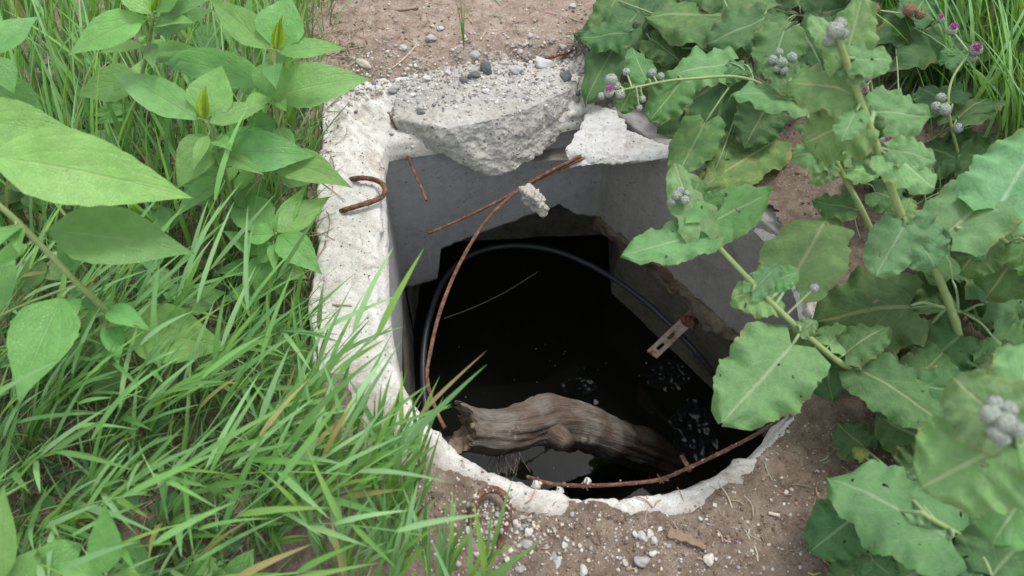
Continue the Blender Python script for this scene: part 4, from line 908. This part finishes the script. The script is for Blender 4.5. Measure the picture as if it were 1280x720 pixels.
def burdock(label, stem, r, leaves, heads=(), group='burdock plants right of the pit'):
    sp = [px(q) for q in stem]; t = empty('burdock_plant', (sp[0].x, sp[0].y, gz(sp[0].x, sp[0].y)), label, 'burdock', group)
    stemobj(t, sp, r * .85, r * .5, n=30); dense = smooth_path(sp, 60)
    for q in leaves:
        b, e, wp = px(q[0]), px(q[1]), q[2]; opt = q[3] if len(q) > 3 else {}
        near = min(dense, key=lambda s_: (s_ - b).length)
        if opt.get('pet', True) and (near - b).length > .012: stemobj(t, [near, near.lerp(b, .55) + Vector((0, 0, .008)), b], r * .5, r * .3, 'petiole', (.24, .34, .16), 8, 7)
        leaf(t, 'bur', b, e, wp * mpp(b.lerp(e, .4)) * 1.03, opt.get('m', M_bur), opt.get('arch', .08), opt.get('fold', .10), opt.get('ruf', .17), opt.get('tint', 1.0), opt.get('hint'), hole=opt.get('hole'), res=(42, 8))
    if r > .0039 and len(stem) > 3 and 'heads' not in label:
        R4 = random.Random(len(label) * 7 + len(leaves))
        for q_ in range(5):
            f_ = R4.uniform(.22, .97); pt = dense[int(f_ * 59)]; az = R4.uniform(0, 6.28); ln = R4.uniform(.035, .085) * (1.25 - .5 * f_)
            d_ = Vector((math.cos(az), math.sin(az), R4.uniform(-.35, .35))); b = pt + d_ * .016
            stemobj(t, [pt, pt + d_ * .009, b], r * .3, r * .22, 'petiole', (.24, .34, .16), 4, 6)
            leaf(t, 'bur', b, b + d_ * ln, ln * R4.uniform(.7, .95), M_burl if R4.random() < .6 else M_bur, .1, .1, .2, R4.uniform(.85, 1.1), res=(24, 6))
    for q in heads:
        p = px(q[:3]); rr = q[3] * mpp(p) * .45; near = min(dense, key=lambda s_: (s_ - p).length)
        if (near - p).length > rr * 1.2: stemobj(t, [near, near.lerp(p, .5), p], .0022, .0016, 'flower_stalk', (.3, .38, .18), 8, 6)
        flower(t, p, rr, Vector((rng.uniform(-.5, .5), rng.uniform(-.8, .2), 1)), 'p' in q[4:] , 'b' in q[4:])
    return t
Lp = {'m': M_burl}; Mo = {'m': M_burm}
burdock('burdock stem leaning left over the pit with a bud cluster at its tip', [(1165, 520, 0), (1110, 485, .10), (1060, 460, .17), (1000, 412, .22), (945, 358, .26), (895, 305, .30), (868, 272, .32), (852, 250, .34)], .0068,
    [((876, 290, .32), (842, 204, .35), 50, Lp), ((878, 284, .32), (964, 240, .32), 62, Lp), ((882, 292, .31), (776, 320, .29), 62, Lp), ((972, 368, .25), (914, 372, .24), 54, Lp), ((990, 350, .24), (1036, 268, .22), 92, Lp), ((990, 432, .22), (903, 528, .18), 108, Lp),
     ((1005, 425, .18), (985, 500, .12), 70, {'tint': .8}), ((1030, 440, .16), (1040, 500, .1), 60, {'tint': .75}), ((1076, 462, .18), (1182, 532, .16), 72, {}), ((966, 352, .26), (1000, 340, .27), 30, Lp), ((940, 365, .26), (975, 330, .28), 30, Lp), ((1000, 415, .23), (1020, 400, .24), 26, Lp), ((872, 280, .32), (855, 295, .3), 18, Lp)],
    [(846, 244, .35, 15), (856, 250, .35, 13), (841, 252, .34, 11), (850, 238, .355, 11), (858, 242, .35, 10), (1018, 360, .27, 12)])
burdock('tallest burdock with a thick pale stem rising to the top of the picture', [(1215, 470, 0), (1175, 350, .25), (1130, 275, .36), (1095, 180, .47), (1068, 105, .55), (1052, 60, .60), (1044, 40, .62)], .0085,
    [((1056, 80, .57), (1078, -6, .62), 52, Lp), ((1046, 60, .6), (1012, 18, .61), 30, Lp), ((1066, 118, .53), (985, 102, .52), 62, Lp), ((1080, 150, .5), (1004, 178, .46), 76, Lp), ((1090, 140, .48), (1164, 146, .46), 58, Lp), ((1130, 282, .36), (1094, 346, .32), 58, Lp), ((1134, 280, .36), (1168, 336, .32), 62, Lp), ((1128, 272, .37), (1138, 246, .38), 22, Lp), ((1085, 150, .48), (1070, 195, .42), 40, {'tint': .85}), ((1100, 195, .45), (1075, 175, .46), 22, Lp), ((1058, 95, .56), (1085, 78, .57), 30, Lp)],
    [(1044, 38, .63, 22), (1050, 30, .63, 16), (1036, 50, .61, 15), (1054, 42, .62, 14)])
burdock('second tall burdock with white bud cluster left of the thick stem', [(1130, 400, 0), (1090, 290, .22), (1060, 230, .30), (1035, 185, .36), (1000, 130, .42), (980, 85, .46)], .0065,
    [((1000, 125, .42), (914, 118, .42), 58, Lp), ((1012, 135, .4), (1000, 80, .44), 60, Lp), ((1036, 192, .35), (990, 196, .34), 50, Lp), ((1040, 205, .34), (1012, 225, .33), 32, Lp), ((1030, 175, .37), (1060, 180, .38), 40, {}), ((985, 105, .45), (955, 70, .45), 32, {})],
    [(966, 75, .46, 13), (978, 78, .47, 13), (990, 72, .47, 14), (980, 88, .46, 11), (974, 66, .46, 11), (972, 86, .46, 10)])
burdock('burdock branch reaching left with woolly and pink heads above the chunk', [(1010, 150, 0), (960, 110, .2), (920, 96, .27), (870, 98, .29), (835, 101, .3), (800, 108, .31), (780, 112, .31)], .004,
    [((808, 102, .3), (790, 60, .32), 38, {}), ((850, 104, .29), (812, 152, .24), 50, {}), ((842, 98, .28), (846, 120, .27), 16, {}), ((912, 78, .24), (832, 98, .2), 66, {'m': M_burl, 'tint': .85}), ((930, 80, .25), (900, 105, .22), 34, {}), ((790, 112, .3), (775, 140, .27), 34, {})],
    [(764, 100, .32, 18), (761, 116, .315, 14, 'p'), (775, 118, .31, 14), (783, 90, .32, 11), (815, 91, .31, 12), (799, 135, .28, 9), (803, 124, .29, 10), (752, 120, .31, 11), (826, 95, .31, 10), (770, 108, .31, 14)])
burdock('burdock rosette of broad dark and yellowing leaves behind the fragment', [(960, 130, -.01), (945, 100, .08), (930, 70, .14)], .006,
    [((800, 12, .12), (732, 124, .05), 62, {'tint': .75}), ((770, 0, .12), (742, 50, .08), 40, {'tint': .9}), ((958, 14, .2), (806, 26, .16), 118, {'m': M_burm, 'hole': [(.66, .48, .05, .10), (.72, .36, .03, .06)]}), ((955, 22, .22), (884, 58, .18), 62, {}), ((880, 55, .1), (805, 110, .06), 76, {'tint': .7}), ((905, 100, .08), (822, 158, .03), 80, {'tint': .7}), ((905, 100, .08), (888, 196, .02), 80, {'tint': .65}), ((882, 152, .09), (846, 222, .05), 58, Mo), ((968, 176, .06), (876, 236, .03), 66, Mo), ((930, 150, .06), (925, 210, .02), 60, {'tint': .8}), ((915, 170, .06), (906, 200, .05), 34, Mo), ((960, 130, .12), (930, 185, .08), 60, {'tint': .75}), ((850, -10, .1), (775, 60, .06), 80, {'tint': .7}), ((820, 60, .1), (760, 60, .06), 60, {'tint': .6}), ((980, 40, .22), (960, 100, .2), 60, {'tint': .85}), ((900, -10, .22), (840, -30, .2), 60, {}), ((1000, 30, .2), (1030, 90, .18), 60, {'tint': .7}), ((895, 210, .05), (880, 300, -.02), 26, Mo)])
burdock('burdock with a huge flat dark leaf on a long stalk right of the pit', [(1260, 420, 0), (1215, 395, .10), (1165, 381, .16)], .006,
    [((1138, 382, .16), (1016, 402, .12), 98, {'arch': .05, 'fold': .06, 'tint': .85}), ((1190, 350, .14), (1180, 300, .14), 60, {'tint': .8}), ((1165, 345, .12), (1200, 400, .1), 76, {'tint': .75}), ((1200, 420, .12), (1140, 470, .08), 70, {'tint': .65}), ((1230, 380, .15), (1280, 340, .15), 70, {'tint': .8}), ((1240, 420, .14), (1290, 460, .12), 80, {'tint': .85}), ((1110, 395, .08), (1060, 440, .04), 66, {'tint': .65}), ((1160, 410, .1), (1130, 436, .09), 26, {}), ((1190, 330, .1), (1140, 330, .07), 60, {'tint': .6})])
burdock('burdock on the right edge with pale lobed leaves above the grass', [(1330, 420, 0), (1290, 340, .2), (1240, 290, .32), (1195, 285, .36)], .006,
    [((1188, 286, .36), (1278, 218, .38), 84, Lp), ((1245, 262, .38), (1300, 176, .42), 90, Lp), ((1235, 296, .33), (1200, 340, .3), 60, {}), ((1270, 320, .26), (1235, 370, .22), 66, {'tint': .85}), ((1280, 300, .3), (1330, 340, .3), 70, {})])
burdock('burdock filling the lower right corner with wide lobed leaves', [(1290, 760, 0), (1250, 700, .10), (1205, 672, .16), (1150, 640, .2)], .0065,
    [((1190, 672, .18), (1034, 598, .14), 118, {'m': M_burl, 'arch': .1, 'tint': .92}), ((1075, 640, .1), (1012, 690, .06), 70, {'tint': .85}), ((1200, 700, .16), (1112, 730, .12), 90, {'m': M_burl}), ((1110, 640, .1), (1080, 730, .05), 80, {'tint': .8}), ((1175, 560, .12), (1095, 520, .1), 72, {'tint': .8}), ((1165, 580, .12), (1120, 610, .08), 60, {'tint': .75}), ((1180, 500, .1), (1100, 560, .06), 80, {'tint': .65}), ((1240, 720, .18), (1290, 660, .2), 90, {}), ((1080, 560, .06), (1046, 530, .04), 50, {'tint': .7}), ((1230, 690, .17), (1190, 760, .15), 90, {}), ((1160, 650, .14), (1190, 600, .12), 60, {'tint': .8}), ((1090, 700, .06), (1040, 740, .04), 60, {'tint': .75}), ((1082, 572, .08), (1066, 560, .08), 16, {'m': M_burm})])
burdock('nearest burdock at the right edge with blurred grey woolly heads', [(1400, 760, 0), (1340, 650, .25), (1290, 570, .42), (1255, 530, .52), (1246, 515, .55)], .007,
    [((1256, 555, .50), (1150, 610, .44), 120, {'m': M_burl}), ((1262, 540, .52), (1190, 470, .52), 80, Lp), ((1275, 555, .5), (1282, 430, .52), 80, Lp), ((1300, 590, .42), (1240, 680, .36), 90, Lp), ((1270, 560, .5), (1340, 520, .5), 90, Lp), ((1290, 500, .48), (1262, 430, .46), 60, Lp)],
    [(1238, 518, .56, 24), (1256, 528, .56, 26), (1246, 540, .55, 24), (1260, 512, .56, 22), (1244, 505, .56, 20), (1268, 535, .55, 22), (1252, 548, .54, 20)])
burdock('burdock with pink heads just right of the thick pale stem', [(1140, 260, 0), (1125, 210, .12), (1108, 178, .22), (1095, 135, .27), (1088, 100, .32)], .0042,
    [((1110, 185, .2), (1150, 205, .17), 50, {'tint': .8}), ((1100, 150, .24), (1062, 150, .22), 44, {'tint': .8}), ((1120, 60, .22), (1190, 20, .2), 70, {'tint': .75}), ((1150, 200, .14), (1110, 230, .1), 56, {'tint': .75})],
    [(1083, 95, .33, 14, 'p'), (1096, 84, .34, 14), (1080, 111, .32, 12, 'p'), (1105, 175, .25, 15, 'p'), (1084, 180, .22, 12, 'p')])
burdock('burdock with pink heads among the tall grass at top right', [(1215, 260, 0), (1200, 200, .12), (1186, 140, .23), (1190, 100, .27), (1212, 66, .3)], .0042,
    [((1190, 130, .22), (1150, 110, .2), 56, {'tint': .75}), ((1195, 150, .2), (1240, 120, .18), 50, {'tint': .8}), ((1200, 190, .14), (1250, 200, .12), 60, {'tint': .7}), ((1195, 200, .13), (1150, 180, .12), 60, {'tint': .7}), ((1205, 80, .28), (1180, 60, .28), 36, {'tint': .85})],
    [(1220, 62, .31, 15, 'p'), (1214, 71, .29, 13), (1190, 38, .31, 12, 'p'), (1176, 122, .25, 12), (1181, 137, .25, 15), (1170, 133, .25, 12), (1198, 160, .2, 12)])
burdock('burdock with withered brown heads at the top picture edge', [(1190, 130, 0), (1170, 70, .15), (1150, 35, .24), (1135, 18, .29)], .0042,
    [((1150, 40, .24), (1100, 24, .22), 52, {'tint': .8}), ((1165, 65, .18), (1220, 40, .16), 60, {'tint': .75}), ((1140, 22, .27), (1165, -15, .28), 40, {}), ((1140, 60, .2), (1100, 70, .16), 56, {'tint': .75})],
    [(1092, 12, .28, 15, 'b'), (1137, 12, .3, 16, 'b'), (1150, 18, .29, 12, 'b'), (1176, 25, .27, 9, 'p')])
fill = [(800, 40), (870, 20), (930, 60), (1000, 20), (1060, 60), (1120, 130), (1170, 60), (1080, 230), (1150, 240), (1220, 300), (1260, 250), (1200, 450), (1260, 480), (1140, 480), (1230, 600), (1180, 620), (1260, 680), (1150, 700), (1080, 690), (1270, 380), (1320, 300), (1340, 500), (1340, 620), (960, -30), (1080, -30)]
fill = fill[::3] + fill[1::3] + [(1420, 420), (1440, 560), (1400, 700), (1480, 300), (1560, 480)]
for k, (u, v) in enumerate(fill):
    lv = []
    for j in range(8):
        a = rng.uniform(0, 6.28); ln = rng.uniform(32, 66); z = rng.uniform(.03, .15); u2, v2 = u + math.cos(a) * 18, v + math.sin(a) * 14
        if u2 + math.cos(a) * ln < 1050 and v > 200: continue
        lv.append(((u2, v2, z), (u2 + math.cos(a) * ln, v2 + math.sin(a) * ln * .75, z - .02), ln * rng.uniform(.75, 1.0), {'tint': rng.uniform(.55, .95)}))  # darker tints put the shade between low leaves into their colour
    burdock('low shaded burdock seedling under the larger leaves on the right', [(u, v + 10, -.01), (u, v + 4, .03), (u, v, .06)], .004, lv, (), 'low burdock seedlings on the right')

# ------------------------------------------------------------------ grass
GC = [(.10, .25, .06), (.13, .31, .08), (.16, .36, .11), (.14, .32, .125), (.20, .39, .09), (.19, .38, .165), (.25, .46, .22)]
def blade(mb, base, az, t0, t1, L, W, col, n=7, twist=0.0):
    p = Vector(base); V = []; UV = []; d2 = Vector((math.cos(az), math.sin(az), 0)); sd = Vector((-d2.y, d2.x, 0))
    for i in range(n + 1):
        f = i / n; th = lerp(t0, t1, f); d = d2 * math.sin(th) + Vector((0, 0, math.cos(th)))
        nr = sd.cross(d); ww = W * .5 * (min(1, .45 + f * 3) * (1 - f ** 2.2) + .02); tw = twist * f
        s2 = sd * math.cos(tw) + nr * math.sin(tw); up = d.cross(s2)
        V += [p - s2 * ww + up * ww * .3, p.copy(), p + s2 * ww + up * ww * .3]; UV += [(0, f), (.5, f), (1, f)]
        p = p + d * (L / n)
    F = []
    for i in range(n): F += [(i * 3, i * 3 + 1, i * 3 + 4, i * 3 + 3), (i * 3 + 1, i * 3 + 2, i * 3 + 5, i * 3 + 4)]
    return mb.add(V, F, UV, col)
def jcol(k=1.0):
    c = rng.choice(GC); q = rng.uniform(.8, 1.2) * k
    if rng.random() < .03: c = (.32, .29, .13)
    return (c[0] * q, c[1] * q, c[2] * q)
def stalk(mb, base, az, lean0, lean1, L, nb, bl, bw, k=1.0):
    p = Vector(base); pts = [p.copy()]; n = 10; d2 = Vector((math.cos(az), math.sin(az), 0)); c = jcol(k)
    for i in range(n):
        th = lerp(lean0, lean1, i / n); p = p + (d2 * math.sin(th) + Vector((0, 0, math.cos(th)))) * (L / n); pts.append(p.copy())
    tube(mb, pts, lambda f: lerp(.0017, .0009, f), 5, 12, (c[0] * 1.2, c[1] * 1.15, c[2]), cap=False)
    for j in range(nb):
        f = (j + .7) / nb; q = pts[min(n, int(f * n))]; side = az + (1 if j % 2 else -1) * rng.uniform(.15, .7)
        t0 = lerp(lean0, lean1, f) * rng.uniform(.55, 1.0); blade(mb, q, side, t0 + .1, t0 + rng.uniform(.15, .65), bl * rng.uniform(.7, 1.2), bw * rng.uniform(.7, 1.15), jcol(k), 8, rng.uniform(-.8, .8))
G = MB()
k = 0
while k < 4800:                                             # undergrowth on the left
    x, y = rng.uniform(-1.5, -.40), rng.uniform(.1, 2.0)
    if x > out_x(y) - .015: continue
    q = n1(x * 6 + 50, 9) + n1(y * 6 + 80, 9)
    if y > 1.45 and rng.random() < .55: continue
    k += 1; blade(G, (x, y, gz(x, y) - .005), rng.gauss(.3, 1.1), rng.uniform(.05, .5), rng.uniform(.5, 1.7), rng.uniform(.06, .20), rng.uniform(.0025, .006), jcol(.8), 6, rng.uniform(-.7, .7))
for k in range(800):                                        # taller blades, upper left
    x, y = rng.uniform(-1.5, -.52), rng.uniform(.95, 1.9)
    blade(G, (x, y, gz(x, y)), rng.gauss(.9, .9), rng.uniform(.05, .35), rng.uniform(.5, 1.2), rng.uniform(.22, .42), rng.uniform(.006, .013), jcol(1.1), 8, rng.uniform(-.6, .6))
k = 0
while k < 260:                                              # fringe along the slab's left edge
    y = rng.uniform(.35, 1.5); x = out_x(y) - abs(rng.gauss(0, .04)) - .008; k += 1
    if y > 1.0 and rng.random() < .5: continue
    blade(G, (x, y, gz(x, y) - .005), rng.gauss(.8, 1.2), rng.uniform(.0, .4), rng.uniform(.3, 1.2), rng.uniform(.07, .17), rng.uniform(.003, .006), jcol(.9), 7, rng.uniform(-.6, .6))
tag(G.build('grass', M_grass), 'green grass growing over the ground left of the pit', 'grass', kind='stuff')
G2 = MB()
for k in range(2300):                                       # tall grass, upper right
    x, y = rng.uniform(.95, 2.1), rng.uniform(1.0, 2.3)
    if x - .95 < (1.35 - y) * .8 + rng.uniform(-.1, .1): continue
    if x < 1.12 and y < 1.75 and rng.random() < .35: continue
    blade(G2, (x, y, gz(x, y)), rng.gauss(2.6, .9), rng.uniform(.1, .5), rng.uniform(.5, 1.4), rng.uniform(.22, .50), rng.uniform(.007, .014), jcol(1.0), 8, rng.uniform(-.6, .6))
for k in range(900):
    x, y = rng.uniform(.88, 1.5), rng.uniform(1.35, 2.2); blade(G2, (x, y, gz(x, y)), rng.uniform(0, 6.28), rng.uniform(.1, .5), rng.uniform(.5, 1.4), rng.uniform(.07, .2), rng.uniform(.004, .008), jcol(.85), 6)
for k in range(1100):
    x, y = rng.uniform(.75, 2.2), rng.uniform(.2, 1.3); 
    blade(G2, (x, y, gz(x, y)), rng.uniform(0, 6.28), rng.uniform(.1, .5), rng.uniform(.5, 1.4), rng.uniform(.05, .15), rng.uniform(.003, .006), jcol(.8), 6)
tag(G2.build('grass', M_grass), 'tall green grass growing behind the burdock at top right', 'grass', kind='stuff')
# small round leaved weeds between the grass
W_ = MB()
for k in range(1500):
    x, y = rng.uniform(-1.3, -.42), rng.uniform(.25, 1.6)
    if x > out_x(y) - .02: continue
    L = rng.uniform(.010, .028); V, F, UV = leaf_geo('oval', L, L * .75, .1, .1, .03, k, 6, 2); a = rng.uniform(0, 6.28); z0 = gz(x, y) + rng.uniform(.005, .07)
    R_ = Matrix.Rotation(a, 3, 'Z') @ Matrix.Rotation(rng.uniform(-.4, .6), 3, 'X'); t = rng.uniform(.6, 1.1)
    W_.add([R_ @ q + Vector((x, y, z0)) for q in V], F, UV, (t, t, t))
tag(W_.build('ground_cover', M_small), 'small round leaved weeds creeping between the grass', 'ground cover', kind='stuff')
# tall foreground tufts, each its own thing
tufts = [(-30, 440, 'at the left picture edge under the hanging smooth leaf'), (60, 470, 'just below the hanging smooth leaf at left'), (-40, 540, 'at the left edge halfway down the lower half'), (40, 560, 'in the lower left, right of the edge tuft'), (-20, 640, 'at the left edge above the corner leaves'), (90, 640, 'above the upright narrow leaf at lower left'), (170, 560, 'in the middle of the lower left grass'), (150, 480, 'below the broad drooping leaf at left'), (220, 640, 'right of the upright narrow leaf at lower left'), (60, 720, 'at the bottom edge near the left corner'), (200, 720, 'at the bottom edge right of the narrow leaf'), (300, 600, 'in open grass left of the slab tufts'), (250, 480, 'between the broad leaf and the slab'), (330, 690, 'at the bottom edge left of the slab tufts'),
         (315, 440, 'beside the left slab edge, farthest up'), (358, 505, 'beside the left slab edge where the arc begins'), (400, 585, 'over the white rim left of the log'), (470, 610, 'over the white rim below the log end'), (400, 650, 'just outside the rim at lower left'), (500, 680, 'left of the rusty loop on the near soil'), (440, 720, 'at the bottom edge left of the near soil'), (545, 745, 'at the bottom edge beside the near gravel'), (455, 665, 'among the grass below the white rim'), (495, 640, 'over the rim, left of the rusty loop'), (480, 735, 'at the bottom edge, second left of the near gravel'), (585, 765, 'at the bottom edge, nearest to the near gravel'), (380, 600, 'outside the slab arc, left of the log')]
for k, (u, v, where) in enumerate(tufts):
    b = P(u, v, 0); b = Vector((b.x, b.y, gz(b.x, b.y)))
    edge = u >= 310 and 'open grass' not in where and 'left of the slab tufts' not in where
    t = empty('grass_tuft', b, ('upright leafy grass tuft ' if edge else 'long leaning grass tuft ') + where, 'grass tuft', 'grass tufts in the lower left')
    for j in range(6 if edge else 7):
        mb = MB(); bb = b + Vector((rng.gauss(0, .03), rng.gauss(0, .03), 0))
        if edge: stalk(mb, bb, rng.gauss(.9, .6), rng.uniform(.05, .3), rng.uniform(.25, .8), rng.uniform(.08, .20), 4, .125, .0085)
        else: stalk(mb, bb, rng.gauss(.12, .38), rng.uniform(.4, .8), rng.uniform(.9, 1.35), rng.uniform(.24, .44), 6, .15, .0098)
        mb.build('stalk', M_grass, t)
t = empty('grass_tuft', hit(580, 62), 'single thin grass sprig growing from the far soil behind the chunk', 'grass tuft')
for a, L in ((1.7, .16), (2.3, .15), (1.2, .12)):
    mb = MB(); blade(mb, hit(580, 62), a, .05, .3, L, .0045, (.12, .24, .07), 8); mb.build('blade', M_grass, t)
t = empty('grass_tuft', P(402, 178, -.03), 'single thin grass blade leaning over the far left slab corner', 'grass tuft')
mb = MB(); q0, q1 = P(398, 176, -.02), P(446, 116, .05); d = q1 - q0; blade(mb, q0, math.atan2(d.y, d.x), 1.0, 1.25, d.length, .005, (.10, .2, .07), 8); mb.build('blade', M_grass, t)
